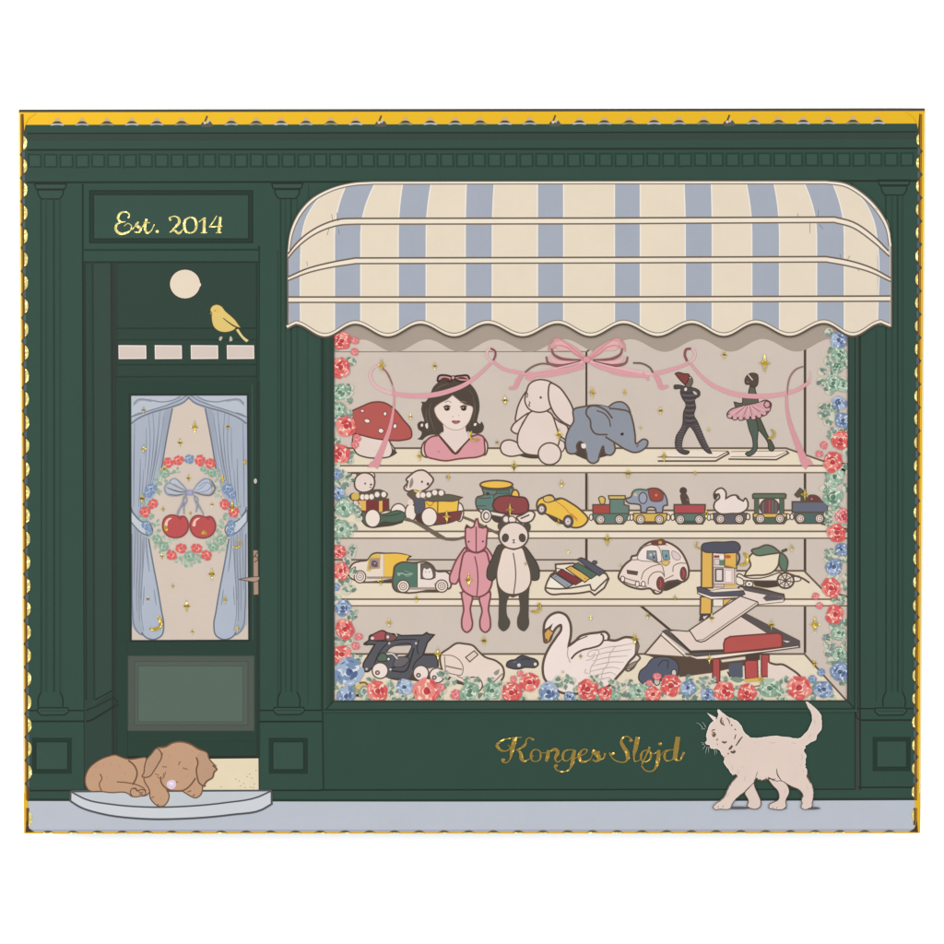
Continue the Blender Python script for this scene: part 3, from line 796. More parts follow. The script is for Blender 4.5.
# ------------------------------------------------------------ display window: back wall and shelves
VLAB = 'display window with toys on shelves'
win = Part('display_window', 2, VLAB)
V()
win.F_('328,318! 852,318! 852,703! 328,703!', WALL)
win.L('333,351.8 586,351.6', 1.0, (140, 124, 112)); win.L('620,325.6 586.4,352', 1.3, (104, 88, 74))
win.L('586.4,352 586.4,448', 1.6, BRD, smooth=False)
for a, b in ((472, 511), (538, 575)):
    win.L([(586.4, a), (586.4, b)], 2.0, BRD, smooth=False)
for a, b in ((333, 454), (472, 494), (472, 512), (537, 580), (605, 653)):
    win.L([(805, a), (805, b)], 2.0, BRD, smooth=False)
for a, b in ((490, 510), (540, 600)):
    win.L([(588.6, 476), (588.6, 510)], .6, (176, 158, 142), smooth=False)
win.L('333,559.8 579,559.8', 1.3, (108, 92, 78), smooth=False)
win.L('640.6,605.6 672,631.6', 2.0, BRD, smooth=False)
def shelf(top, label):
    p = Part('shelf', 2.8, label, group='cream shelves in the display window')
    V()
    (bx, by), (ex, ey), fy, ty = top
    p.F_([(328, by, 1), (bx, by, 1), (ex, ey, 1), (852, fy, 1), (328, fy, 1)], SHT)
    p.L([(328, by), (bx, by), (ex, ey), (852, fy - 1)], 1.5, (112, 96, 80), smooth=False)
    if ty:
        p.R(328, fy, 852, ty, SHE)
        p.L([(328, fy), (852, fy)], 1.4, (124, 106, 88), smooth=False)
        p.L([(328, ty), (852, ty)], 1.2, (132, 114, 96), smooth=False)
    return p
shelf(((786, 448.2), (823, 461), 465.7, 472.6), 'topmost shelf')
shelf(((804, 510.4), (822, 524), 531.4, 538.2), 'second shelf from the top')
shelf(((804, 570.8), (822, 589), 599.2, 605.8), 'third shelf from the top')
shelf(((804.4, 654), (845, 699), 706, None), 'lowest shelf, the window floor')

# ------------------------------------------------------------ top shelf toys
m = Part('toy_mushroom', 6, 'red toy mushroom with cream spots')
V(325, 320, 150)
st = m.sub('stem')
st.F_('185,690! 175,790 200,840 260,864 340,868 410,858 440,835 405,760 400,740!', PALE, BR, 1.2)
st.F_('405,765! 430,815 456,835! 420,858 400,862! 418,835', DARK)
cp = m.sub('cap')
cp.F_('100,620 160,578 230,545 300,518 370,520 430,555 490,625 545,705 542,738 490,756 400,756 310,745 230,725 150,700 105,660', RED, (120, 70, 62), 1.2)
for a, b, c_, e_ in ((235, 572, 12, 9), (265, 635, 18, 13), (378, 590, 11, 13), (352, 697, 17, 15), (440, 668, 12, 15)):
    cp.E(a, b, c_, e_, PALEL, (120, 70, 62), .7, rot=15)
dl = Part('toy_doll', 6, 'doll bust with long dark hair and pink dress')
V(325, 320, 150)
h = dl.sub('hair')
h.F_('662,470 680,425 705,398 750,372 800,363 860,370 905,395 945,440 968,500 972,560 962,610 958,640 975,655! 986,638! 1000,670 990,702 962,716 930,712 900,700 870,725 760,725 738,705 715,722 672,722 640,732 612,756! 580,750! 600,735 608,705 588,688 584,660 602,644 622,640 614,600 606,560 612,528! 604,514! 632,515! 648,495', DARK)
h.E(608, 664, 22, 22, None, DARK, 1.2); h.F_('632,656 645,648 652,668 642,684', PALEL); h.F_('604,656 614,652 616,668 606,672', PALEL); h.F_('938,652 954,650 950,664 938,666', PALEL)
for st in ('640,560 636,610 650,660 648,700', '668,520 655,580 672,650 690,700', '690,450 720,420 780,400', '930,480 945,560 930,640', '905,440 930,470', '905,640 915,680'):
    h.L(st, [.4, .9, .4], (108, 96, 86))
nk = dl.sub('neck')
nk.F_('742,650! 745,705 715,735 822,845! 925,735 890,705 885,650!', PALE)
fc = dl.sub('face')
fc.F_('803,474! 770,500 715,530 690,555 700,600 735,645 780,682 822,692 862,684 895,655 922,600 928,548 880,532 835,500', (236, 214, 202), (176, 146, 132), .7)
for cx in (768, 873):
    fc.E(cx, 557, 19, 15, (120, 96, 84)); fc.E(cx, 558, 12, 12, (60, 48, 42)); fc.E(cx - 4, 553, 4, 4, (200, 180, 170))
    fc.L([(cx - 24, 548), (cx, 538), (cx + 22, 546)], 1.0, (70, 56, 48))
fc.L('755,520 775,510 795,520', .7, (150, 120, 104)); fc.L('850,520 870,512 890,520', .7, (150, 120, 104))
fc.L('800,605 808,612', .7, (176, 140, 124)); fc.L('838,605 845,600', .7, (176, 140, 124))
fc.F_('797,637 815,630 825,634 838,630 852,637 838,652 822,656 806,650', (180, 122, 116)); fc.L('797,638 825,642 852,638', .8, (120, 76, 74))
dr = dl.sub('dress', 'pink V-neck dress')
dr.F_('612,790 628,765 650,760 640,865 618,855', PALE, BR, 1.2); dr.F_('1000,742 1020,775 1022,815 1005,850 990,850', PALE, BR, 1.2)
dr.F_('632,770 665,738 718,726! 820,842! 925,732! 965,722 995,735 1004,780 1000,845 960,862 900,868 840,874 760,886 690,875 640,858 625,810', PINK, (128, 74, 72), 1.3)
dr.L('718,728 760,780 824,842 870,790 925,732', 1.3, (96, 66, 60)); dr.F_('708,826! 722,838! 716,826! 734,822!', (170, 84, 60))
hb = dl.sub('hair_bow', 'pink hair bow')
hb.F_('710,385 715,355 760,348 800,365 790,385 750,372', (206, 146, 146), (64, 54, 46), 1.5); hb.F_('812,362 860,350 900,352 908,380 880,388 830,378', (206, 146, 146), (64, 54, 46), 1.5)
hb.F_('718,382 745,362 790,374', (96, 62, 58)); hb.F_('828,366 862,358 898,372 860,372', (96, 62, 58)); hb.E(806, 363, 12, 12, PINK, (70, 58, 50), .8)

bn = Part('toy_bunny', 6, 'cream plush bunny with long drooping ears')
V(440, 320, 150)
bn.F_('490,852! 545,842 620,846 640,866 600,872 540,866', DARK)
bn.F_('555,440 505,510 480,590 478,635 505,632 575,580', PALE, BR, 1.2)
bn.F_('560,585 495,628 455,668 448,690 485,716 520,650', PALE, BR, 1.2)
bn.F_('690,600 700,650 740,710 790,748 806,710 802,672 750,640', PALE, BR, 1.2)
bn.F_('755,755 780,770 785,800 765,830 740,820', PALE, BR, 1.0)
bn.F_('485,772 440,755 398,765 380,800 390,835 430,856 490,852 535,836 510,790', PALE, BR, 1.2)
bn.F_('572,578 525,645 490,725 492,790 530,836 590,850 670,845 735,805 752,750 732,670 695,585', PALE, BR, 1.2)
bn.F_('545,450 562,405 610,378 660,378 712,402 730,470 705,545 665,574 610,580 560,560 535,515', PALE, BR, 1.2)
bn.F_('695,398 682,450 692,530 735,608 795,655 832,668 845,630 836,560 795,480 745,420', PALE, BR, 1.3)
bn.E(690, 842, 72, 69, PALE, BR, 1.2)
bn.E(634, 488, 8, 8, BR); bn.L('545,455 552,470 545,490', .9, BR); bn.L('560,512 566,522 558,536 568,545', .9, BR)

el = Part('toy_elephant', 7, 'grey-blue plush elephant with curled trunk')
V(560, 320, 150)
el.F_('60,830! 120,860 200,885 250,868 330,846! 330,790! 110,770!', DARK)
el.F_('85,565 150,545 250,538 340,570 345,700 340,770 345,822 320,850 285,842 272,795 248,850 238,888 205,902 178,888 165,835 145,775! 125,765 105,790 108,830 85,842 50,835 36,800 38,735 60,680 85,640', GREY, BR, 1.3)
el.F_('135,780 160,780 160,806 140,806', PALEL)
el.F_('305,552 345,520 392,517 425,542 440,590 400,590', GREY, BR, 1.2)
el.F_('210,545 260,540 330,558 400,568 435,580 458,640 472,720 480,782 500,766 525,750 550,760 550,785 520,818 470,834 425,820 345,772 290,738 240,690', GREY)
el.L('310,556 370,562 435,580 458,640 472,720 482,780 500,766 525,750 550,760 550,785 520,818 470,834 425,820 345,772 285,735', 1.3, BR)
el.L('482,800 495,785', .9, BR)
ea = el.sub('ear')
ea.F_('165,575 178,548 215,540 260,550 295,580 318,622 320,670 300,735! 250,720 205,705 196,665 180,620', GREY); ea.L('318,672 310,630 280,590 230,570', 1.1, BR)
ea.L('330,620 290,570 250,548 200,540 170,558 165,590 190,630 196,680 215,710 300,722', 1.3, BR)
el.E(391, 718, 11, 9, (60, 54, 52), rot=-20)

je = Part('toy_jester', 6, 'striped dark jester figure with red pointed cap playing a flute')
V(660, 360, 140)
pl = je.sub('stand'); pl.F_('-20,655! 20,612! 455,612! 466,628! 378,682! -20,682!', (236, 220, 200)); pl.L('-15,655! 385,657! 455,618!', .9, BR); pl.L('-15,681! 375,681! 464,630! 455,614!', 1.3, BR); pl.L('300,612 455,614', .8, BRL)
JD = (86, 78, 78)
je.F_('96,172 120,168 175,180 215,185 268,215 268,238 235,265 240,320 228,372 250,412 275,470 312,560 350,630! 332,630 300,608 258,540 228,480 203,450 170,492 150,545 152,602 198,620 192,630 135,626 112,602 108,520 150,445 160,350 176,300 150,255 138,212 142,196 96,192', JD, (74, 66, 62), .8)
for i in range(13):
    yy = 215 + i * 17
    x0, x1 = (152 if yy < 260 else 170), (245 if yy < 260 else 234)
    je.L([(x0, yy + 4), ((x0 + x1) / 2, yy + 8), (x1, yy + 2)], .7, (112, 104, 106) if i % 2 else (66, 56, 58))
for i in range(10):
    yy = 445 + i * 17
    je.L([(116 + max(0, 500 - yy) * .5, yy), (150 + max(0, 520 - yy) * .3, yy + 6)], .6, (112, 104, 106)); je.L([(232 + i * 9, yy), (262 + i * 8, yy - 6)], .6, (112, 104, 106))
hj = je.sub('head'); hj.F_('190,104 216,122 218,160 196,186 172,175 170,140', (112, 100, 92), (74, 66, 62), .7); hj.L('184,130 196,118 206,120', 1.0, PALEL)
cj = je.sub('cap', 'red pointed cap'); cj.F_('102,92! 120,84 160,92 195,98 192,130 170,168! 130,128', (138, 70, 66), (76, 56, 52), .9)
je.F_('165,192 178,186 180,205 168,208', PALEL); je.F_('222,210 245,220 250,232 230,228', WALL)
ba = Part('toy_ballerina', 6, 'dark ballerina figure in a pink tutu')
pb = ba.sub('stand'); pb.F_('470,618! 855,612! 866,630! 785,674! 465,668!', (236, 220, 200)); pb.L('475,652! 780,652! 850,622!', .8, BRL); pb.L('462,668! 784,672! 866,628! 850,612!', 1.2, BR); pb.L('480,618 850,612', .7, BRL)
BD = (100, 98, 88)
ba.F_('632,390! 672,388! 700,450 732,520 758,560 770,600 755,616 738,608 728,560 690,500 648,452', (86, 92, 78), (66, 62, 54), .8)
ba.F_('583,392! 645,388! 660,455 656,540 652,605 640,625 590,646 576,634 622,602 625,540 602,470', (88, 100, 90), (66, 62, 54), .8)
ba.F_('500,284! 555,290 562,252 590,245 600,205! 608,178! 640,172! 642,205 655,245 660,300 560,318 512,316', BD, (70, 62, 56), .9)
tu = ba.sub('tutu', 'pink layered tutu')
tu.F_('452,368 470,340 520,318 590,302 660,290 720,272 748,292 738,340 700,376 662,376 640,394 600,384 560,402 525,392 480,394', (214, 158, 164), (96, 66, 64), 1.1)
for a in range(10):
    x = 480 + a * 26
    tu.L([(600 + (x - 600) * .25, 308), (x, 386 - abs(a - 4) * 3 - max(0, a - 5) * 10)], [.6, 1.2, .5], (132, 84, 86) if a % 2 else (236, 190, 192))
[tu.E(a_, b_, 17, 15, (218, 164, 170), (96, 66, 64), .8) for a_, b_ in ((470, 378), (505, 390), (545, 393), (588, 388), (630, 388), (668, 376), (702, 360), (728, 332))]
tu.F_('468,366 490,338 560,314 640,296 715,284 735,300 728,330 690,362 640,376 560,382 500,382', (214, 158, 164))
[tu.L([(600 + (480 + a * 28 - 600) * .25, 310), (480 + a * 28, 378 - abs(a - 4) * 3 - max(0, a - 5) * 9)], [.5, 1.1, .5], (140, 92, 94) if a % 2 else (236, 192, 194)) for a in range(9)]
tu.E(722, 300, 20, 22, None, (96, 66, 64), 1.0)
hb_ = ba.sub('head'); hb_.F_('572,140 588,104 620,88 656,98 662,130 648,178 622,182 602,166 580,164', (92, 78, 70), (70, 60, 54), .7); hb_.L('594,98 612,120 625,136', .9, PALEL); hb_.L('585,145 600,150', .7, (150, 130, 116))

# ------------------------------------------------------------ second shelf
def wheel(p, cx, cy, rx, ry=None, rim=True, name='wheel', c=(238, 222, 208), hubc=None, lab=None):
    q = p.sub(name, lab)
    q.E(cx, cy, rx, ry or rx, c, BR, 1.1)
    if rim: q.E(cx, cy, rx * .42, (ry or rx) * .42, hubc or PALEL, BRL, .8)
    return q
bc = Part('toy_bear_cart', 6, 'bear figure riding a red and green pull-along cart')
V(325, 450, 120)
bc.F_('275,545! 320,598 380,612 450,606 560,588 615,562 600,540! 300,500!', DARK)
wheel(bc, 578, 492, 60, 70, rim=False)
bc.F_('290,480 330,470 450,505 590,478 628,500 620,548 560,570 440,575 420,600 310,585 292,530', TEALD, (74, 78, 62), 1.0); bc.L('450,520 520,515 600,495', .8, (70, 76, 62))
bc.F_('225,390! 500,385! 502,468! 440,490 330,500! 262,462', (130, 62, 60), BR, 1.0); bc.F_('262,398! 322,398! 322,478! 262,462', YEL); bc.F_('425,392! 452,392! 452,484! 425,488!', YEL); bc.F_('225,400 255,400 262,460 230,440', PALE, BR, .8)
bc.F_('188,370 205,342 260,338 470,322 496,345 482,378 300,392 205,392', (96, 84, 74)); bc.F_('210,350 265,342 262,388 212,385', (216, 178, 80))
for a, b in ((295, 370), (328, 370), (366, 368), (410, 350), (462, 350)): bc.E(a, b, 21, 23, (238, 224, 212), BRL, .7)
hh = bc.sub('bear_head'); hh.E(226, 214, 30, 34, PALE, BR, 1.0); hh.E(362, 205, 30, 30, PALE, BR, 1.0)
hh.F_('232,262 245,215 290,182 345,185 382,215 390,262 372,308 330,330 275,328 240,300', PALE, BR, 1.3); hh.E(316, 264, 7, 9, BR); hh.E(362, 272, 9, 8, INKD); hh.L('350,290 365,296', .8, BR); hh.L('205,182 270,182', 1.3, BR)
wheel(bc, 375, 537, 60, 70, rim=False)
bc.sub('pull_string').L('620,545 700,562 760,580 810,615 870,650 960,705', 2.0, (118, 102, 88))
dc = Part('toy_dog_cart', 6.8, 'dog figure on a yellow and red pull-along cart')
V(325, 450, 120)
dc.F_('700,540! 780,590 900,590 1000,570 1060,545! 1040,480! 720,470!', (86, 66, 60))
wheel(dc, 675, 492, 44, 68, rim=False)
V(415, 450, 120)
wheel(dc, 350, 490, 32, 72, rim=False)
dc.F_('60,400! 345,385! 335,490! 180,505! 65,490!', YELB, BR, 1.1); dc.L('180,405 178,500', 1.0, BR); dc.L('85,410 120,440 150,408', .9, (172, 128, 60))
dc.F_('120,520! 180,500! 372,478! 352,548! 180,582! 110,570!', (132, 70, 70), BR, 1.0); dc.L('270,490 272,560', .8, (96, 56, 56))
dc.F_('-60,345 -10,340 70,392 66,480 10,502 -10,400', SLATE, BR, 1.0); dc.F_('-60,395 -25,388 -15,430 -60,425', PALE)
dc.F_('60,395! 160,368 240,350 372,372! 330,396 200,402 140,406!', (102, 98, 84), BR, 1.0)
dc.F_('-60,335 0,320 100,322 200,308 238,330 225,365 160,375 60,380 -40,372', (104, 92, 82))
for a, b in ((28, 355), (62, 355), (108, 352), (155, 335), (206, 338)): dc.E(a, b, 22, 23, (238, 224, 212), BRL, .7)
V(325, 450, 120)
hh = dc.sub('dog_head'); hh.F_('622,300 650,250 640,238 672,198 720,165 775,160 825,195 852,235 832,272 800,305 750,325 690,316 655,325 635,318', PALE, BR, 1.3)
hh.F_('672,240 685,218 695,245 685,285 668,300', (150, 138, 126)); hh.L('655,240 640,300', 1.0, BR); hh.E(763, 250, 8, 10, BR); hh.F_('800,262 815,255 818,275 805,280', DARK); hh.L('700,318 730,330 760,322', 1.6, (226, 196, 90))
wheel(dc, 820, 526, 62, 72, rim=False)
V(415, 450, 120)
dc.sub('pull_string').L('-60,540 20,580 100,628 200,688 300,705 400,684', 2.0, (118, 102, 88)); dc.L('370,525 450,556 560,612 660,660', 2.0, (118, 102, 88))
tt = Part('toy_engine', 6, 'teal, red and yellow wooden toy engine')
V(415, 450, 120)
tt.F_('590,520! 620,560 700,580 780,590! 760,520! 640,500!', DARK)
tt.F_('488,372 540,352 528,302! 772,298! 768,385 650,400 620,475 500,478', (96, 132, 122), BR, 1.2); tt.E(572, 345, 15, 14, (70, 66, 74)); tt.L('500,378 560,380 600,375', .9, BR); tt.L('490,440 560,440', .9, BR); tt.L('538,352 640,352', .9, BR); tt.L('620,400 625,352 765,350', .9, BR); tt.F_('640,312! 742,312! 740,345! 642,345!', (84, 116, 108), BR, .7); tt.L('512,282 540,300 640,312 740,300 768,282', 1.4, BR)
tt.F_('498,462! 640,490! 742,508! 742,540! 640,520! 520,498!', (228, 214, 202), BR, 1.1)
tt.E(640, 272, 128, 32, YELB, BR, 1.3); tt.F_('762,392! 766,330 790,312 815,340 810,395!', YELB, BR, 1.2)
tt.F_('612,440 640,380 715,360 800,368 870,380 892,425 885,480 820,505 740,500 640,480', (150, 76, 76), (96, 62, 58), 1.2)
q = wheel(tt, 560, 518, 40, 50, rim=False); q.E(560, 518, 26, 34, (120, 112, 106)); q.E(562, 518, 15, 22, PALEL)
q = wheel(tt, 716, 545, 34, 34, rim=False, c=(120, 112, 106)); q.E(716, 545, 20, 22, PALEL)
tt.F_('800,530 840,512 915,480 940,498 925,548 830,568', (234, 218, 204), BR, 1.3); tt.L('830,540 900,510', 1.2, BR); tt.F_('738,530 760,520 795,550 780,580 750,575', PALEL, BR, 1.0)

yc = Part('toy_car', 6, 'yellow streamlined wooden toy car')
V(505, 450, 120)
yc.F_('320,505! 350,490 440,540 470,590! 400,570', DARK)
yc.F_('250,430 262,395 300,372 370,358 392,384 440,380 520,418 600,478 652,548 622,590 572,610 520,606 450,560 330,505 262,478', YELB, BR, 1.4)
yc.F_('300,380 372,364 390,388 345,412 310,405', (222, 186, 100), BR, .9); yc.L('395,400 460,445 510,500 570,560', .8, (190, 130, 60)); yc.L('520,500 570,545', .9, (204, 110, 50)); yc.L('345,412 395,398 440,384', .9, BR)
for cx, cy, a, b in ((290, 465, 34, 42), (497, 562, 38, 48)):
    q = wheel(yc, cx, cy, a, b, rim=False, c=(92, 84, 80)); q.E(cx - 2, cy, a * .62, b * .62, (190, 178, 176)); q.E(cx - 3, cy, a * .36, b * .36, (236, 224, 220)); q.E(cx - 2, cy, a * .16, b * .16, (100, 84, 90))

# train: every carriage a part of its own
def twheels(p, xs, y):
    for x in xs:
        q = wheel(p, x, y, 33, 33, rim=False, c=(236, 222, 208)); q.E(x, y, 19, 19, None, BRL, .9); q.E(x + 2, y, 7, 7, (150, 126, 110))
def coupler(p, x, y):
    p.E(x, y, 14, 24, (236, 222, 208), BR, .9)
V(585, 450, 120)
t1 = Part('train_engine', 6, 'small train engine with red boiler and green cab')
coupler(t1, 48, 530); coupler(t1, 342, 530)
t1.F_('62,500! 345,500! 330,548! 300,582! 95,582! 62,535!', TEAL, BR, 1.1); t1.F_('62,430! 196,430! 196,500! 62,500!', (176, 78, 70), BR, 1.1); t1.F_('196,385! 308,385! 308,430! 345,438! 345,500! 196,500!', (104, 132, 120), BR, 1.1)
t1.F_('185,360! 316,360! 316,386! 190,386!', (216, 186, 96), BR, 1.1); t1.F_('112,372 130,365 155,378 152,426! 122,426!', (222, 184, 84), BR, 1.0); twheels(t1, (122, 270), 546)
t2 = Part('train_wagon', 6, 'train wagon carrying a grey elephant with a red blanket', group='wagons of the toy train')
coupler(t2, 366, 530); coupler(t2, 655, 530)
t2.F_('382,498! 645,498! 640,548! 612,582! 412,582! 380,548!', (218, 178, 84), BR, 1.1); t2.F_('440,560! 580,560! 610,580! 412,580!', (104, 84, 70))
e2 = t2.sub('elephant_figure'); e2.F_('322,382! 362,368 375,332 405,312 470,316 520,302 575,306 620,340 645,395 648,434! 622,438 608,494! 560,494! 552,458 490,458 482,494! 440,490! 432,432 395,424 340,415 325,400', (150, 156, 172), BR, 1.2)
e2.E(456, 378, 32, 44, (156, 162, 178), BR, 1.0); e2.F_('500,312 560,304 612,345 606,395 570,405 520,396 505,360', (164, 78, 70), BR, 1.0); e2.E(560, 355, 11, 11, (204, 130, 84)); e2.L('385,318 430,310 490,318', 1.6, (88, 122, 92)); e2.F_('390,340 410,350 400,365 385,358', (214, 190, 110))
twheels(t2, (437, 585), 546)
t3 = Part('train_wagon', 6, 'train wagon with red box body and dark figure', group='wagons of the toy train')
coupler(t3, 690, 530); coupler(t3, 975, 530)
t3.F_('758,345 780,335 805,360 822,425! 765,425!', (92, 78, 70), BR, .8); t3.E(773, 320, 29, 28, (88, 74, 66)); t3.L('800,385 812,400', .8, (150, 130, 116))
t3.F_('706,500! 955,500! 945,548! 925,582! 735,582! 706,545!', TEAL, BR, 1.1); t3.F_('702,430! 945,430! 945,498! 702,498!', (186, 80, 84), BR, 1.2); t3.F_('740,555! 930,555! 920,580! 742,580!', (84, 88, 76)); twheels(t3, (750, 898), 546)
V(660, 450, 120)
t4 = Part('train_wagon', 6, 'train wagon carrying a cream swan', group='wagons of the toy train')
coupler(t4, 408, 525); coupler(t4, 692, 525)
t4.F_('420,498! 682,498! 676,545! 655,580! 445,580! 420,545!', (102, 98, 104), BR, 1.1)
s4 = t4.sub('swan_figure'); s4.F_('432,385 425,345 448,312 485,300 515,325 518,382! 570,356 605,358 630,388 655,402! 672,380 690,410 688,455 650,490 560,500 460,495 425,455 430,415 470,370 460,345', (236, 218, 208), BR, 1.3); s4.F_('428,345 444,340 448,375 436,392', DARK)
s4.L('600,362 615,384 640,395', .9, BR); twheels(t4, (475, 623), 542)
V(740, 450, 120)
t5 = Part('train_wagon', 6, 'train wagon with green roofed frame around a striped drum', group='wagons of the toy train')
coupler(t5, 65, 525); coupler(t5, 378, 525)
t5.R(140, 380, 325, 505, (236, 220, 204)); t5.R(115, 378, 148, 505, TEALD, BR, .9); t5.R(312, 378, 345, 505, TEALD, BR, .9)
t5.E(232, 448, 76, 66, (96, 84, 84), BR, 1.1)
for i, cc in enumerate(((118, 106, 110), (130, 80, 76), (196, 76, 76), (104, 112, 96), (112, 104, 110))): t5.L([(182 + i * 25, 402 - (6 if i in (1, 2, 3) else -8)), (182 + i * 25, 500)], 1.7, cc, smooth=False)
t5.F_('100,352! 110,344! 352,344! 362,352! 358,380! 102,380!', (96, 118, 96), BR, 1.2); t5.F_('104,505! 365,505! 370,545! 345,580! 125,580! 104,545!', TEALD, BR, 1.1); t5.F_('104,500! 368,500! 362,530! 108,530!', (222, 178, 88), BR, .9); twheels(t5, (160, 313), 540)
t6 = Part('train_wagon', 6, 'last train wagon, slate blue with a resting animal', group='wagons of the toy train')
coupler(t6, 408, 525)
t6.F_('528,410! 540,362 590,356 632,385 642,410!', (120, 68, 68), BR, 1.0); t6.E(565, 385, 6, 6, (210, 160, 150)); t6.F_('430,352! 472,300! 492,318 500,345 520,370 525,410! 480,410! 475,365 455,372', (96, 90, 78), BR, 1.0)
t6.F_('430,490! 680,490! 672,545! 650,578! 455,578! 430,545!', (84, 108, 104), BR, 1.1); t6.F_('412,408! 692,408! 692,490! 412,490!', (108, 110, 124), BR, 1.3); twheels(t6, (475, 625), 539)

# ------------------------------------------------------------ third shelf
v1 = Part('toy_van', 6, 'cream and yellow toy van')
V(325, 530, 120)
v1.F_('300,398! 540,392! 540,418! 260,418!', DARK)
v1.F_('188,345 195,300 225,262 280,245! 330,238 372,190 480,184 610,190 672,208! 645,228 640,262! 560,270 540,300 535,388! 480,396 240,396 205,380 190,365', (232, 214, 198), BR, 1.3)
v1.F_('462,188! 610,192 660,208 642,228 640,262 560,270 540,300 535,384! 462,384!', YELB); v1.L('462,188 462,384', 1.2, (204, 184, 160)); v1.F_('340,236! 376,194 440,190! 440,232! 350,330! 325,320!', (226, 186, 88))
wn = v1.sub('window'); wn.F_('352,222! 430,222! 430,300! 342,308!', (166, 144, 138), (196, 160, 90), 1.0); wn.F_('365,280 375,240 405,245 412,290', (112, 92, 96)); wn.E(392, 262, 5, 5, (226, 206, 200))
v1.F_('205,318 225,295 240,290 228,322', (170, 186, 160), BR, .7); v1.R(330, 370, 535, 385, (172, 150, 140)); v1.L('330,370 535,370', .8, BRL)
q = wheel(v1, 275, 368, 46, 48, rim=False); q.E(275, 366, 28, 30, None, BRL, 1.0); q.E(275, 366, 12, 12, None, BRL, .8)
v2 = Part('toy_van', 6.8, 'green and cream toy delivery van with an animal driver')
v2.F_('640,468! 900,468! 900,492! 620,492!', DARK)
v2.F_('532,430 540,340 550,285 580,262 700,258 812,258 848,285 872,320 950,326! 980,350 992,400 985,455 900,460! 600,490 560,480 538,455', (234, 216, 204), BR, 1.4)
v2.F_('538,425 545,340 556,286 582,266 728,264! 728,455! 600,470 560,470', (88, 122, 104), BR, .8); v2.L('568,350 600,340 640,352 690,340', 1.0, (168, 190, 172)); v2.L('570,335 590,352 575,360', .8, (168, 190, 172)); v2.L('625,320 650,330 690,345 640,365 618,340', .8, (128, 156, 138))
v2.L('738,268 738,452', 2.0, (236, 224, 212), smooth=False)
wn = v2.sub('window'); wn.F_('754,268! 812,266 846,300 866,335 866,372! 850,382 756,382!', (108, 100, 96), BR, 1.0); wn.F_('775,372 772,322 780,300 800,310 826,300 842,330 845,372', (236, 222, 214)); wn.E(792, 330, 4, 4, INKD); wn.E(820, 330, 4, 4, INKD)
v2.R(665, 450, 875, 470, (176, 152, 140)); v2.E(868, 430, 10, 14, (190, 170, 160))
for x_, y_ in ((615, 443), (918, 441)):
    q = wheel(v2, x_, y_, 48, 48, rim=False); q.E(x_, y_, 28, 28, None, BRL, 1.0); q.E(x_, y_, 12, 12, None, BRL, .8)
pk = Part('plush_unicorn', 8, 'long pink plush toy with a small horn hanging over the shelf edge')
V(430, 515, 130)
pk.F_('210,560! 245,600! 255,560!', DARK); pk.F_('440,545! 445,580! 425,590!', DARK)
PO = (128, 76, 78)
pk.F_('238,555 305,590 292,680 300,740 308,790 300,825 266,852 240,832 230,780 245,690', PINK, PO, 1.3); pk.F_('362,595 432,560 424,690 438,770 432,828 402,852 372,832 362,780 378,700', PINK, PO, 1.3)
pk.F_('262,235 205,305 160,400 142,460 150,492 185,500 212,455 260,300', PINK, PO, 1.3); pk.F_('400,235 452,300 440,420 400,300', PINK, PO, 1.2)
pk.F_('265,262 340,275 400,262 430,340 450,440 448,500 420,560 380,588 340,596 290,582 240,545 215,480 222,380', PINK, PO, 1.4); pk.L('325,300 342,380 348,480 340,590', 1.1, PO)
hh = pk.sub('head'); hh.F_('258,100! 268,75! 295,95! 318,85! 334,30! 345,28! 358,88! 388,95! 405,80! 418,105! 410,180 402,235 370,262 335,272 300,262 272,238 258,180', PINK, PO, 1.3); hh.L('335,85 335,268', 1.1, PO); hh.E(281, 194, 7, 7, INKD); hh.E(384, 192, 7, 7, INKD); hh.F_('250,100! 262,70! 290,92!', DARK); hh.F_('395,90! 412,70! 418,100!', DARK)
pa = Part('plush_panda', 8.6, 'long plush panda hanging over the shelf edge')
pa.F_('515,215 450,315 412,415 418,462 450,478 482,445 510,380 545,240', PANDA, INKD, .8); pa.F_('665,225 745,300 795,425 785,468 748,475 715,420 655,250', PANDA, INKD, .8)
pa.F_('486,470 600,560 570,600 555,680 560,730 582,775 566,825 532,845 502,822 498,740 500,600', PANDA); pa.F_('724,470 640,560 645,600 652,690 632,765 642,822 684,844 712,815 716,720 718,580', PANDA); pa.F_('560,580! 600,600! 650,580!', PANDA)
pa.F_('545,235 610,250 662,235 700,320 732,430 728,500 700,545 650,572 605,578 550,568 505,530 484,450 500,340', (232, 212, 198), BR, 1.2); pa.L('604,275 618,360 622,450 608,572', 1.0, BR)
hh = pa.sub('head'); hh.E(518, 82, 27, 34, PANDA); hh.E(704, 88, 28, 38, PANDA); hh.E(607, 150, 107, 97, (232, 212, 198), BR, 1.3)
hh.E(547, 166, 26, 33, PANDA, rot=12); hh.E(670, 166, 26, 33, PANDA, rot=-12); hh.L('600,178 608,184 616,178', 1.0, BR); hh.L('608,184 608,198', .8, BR); hh.F_('594,205 608,196 622,206 608,204', DARK)

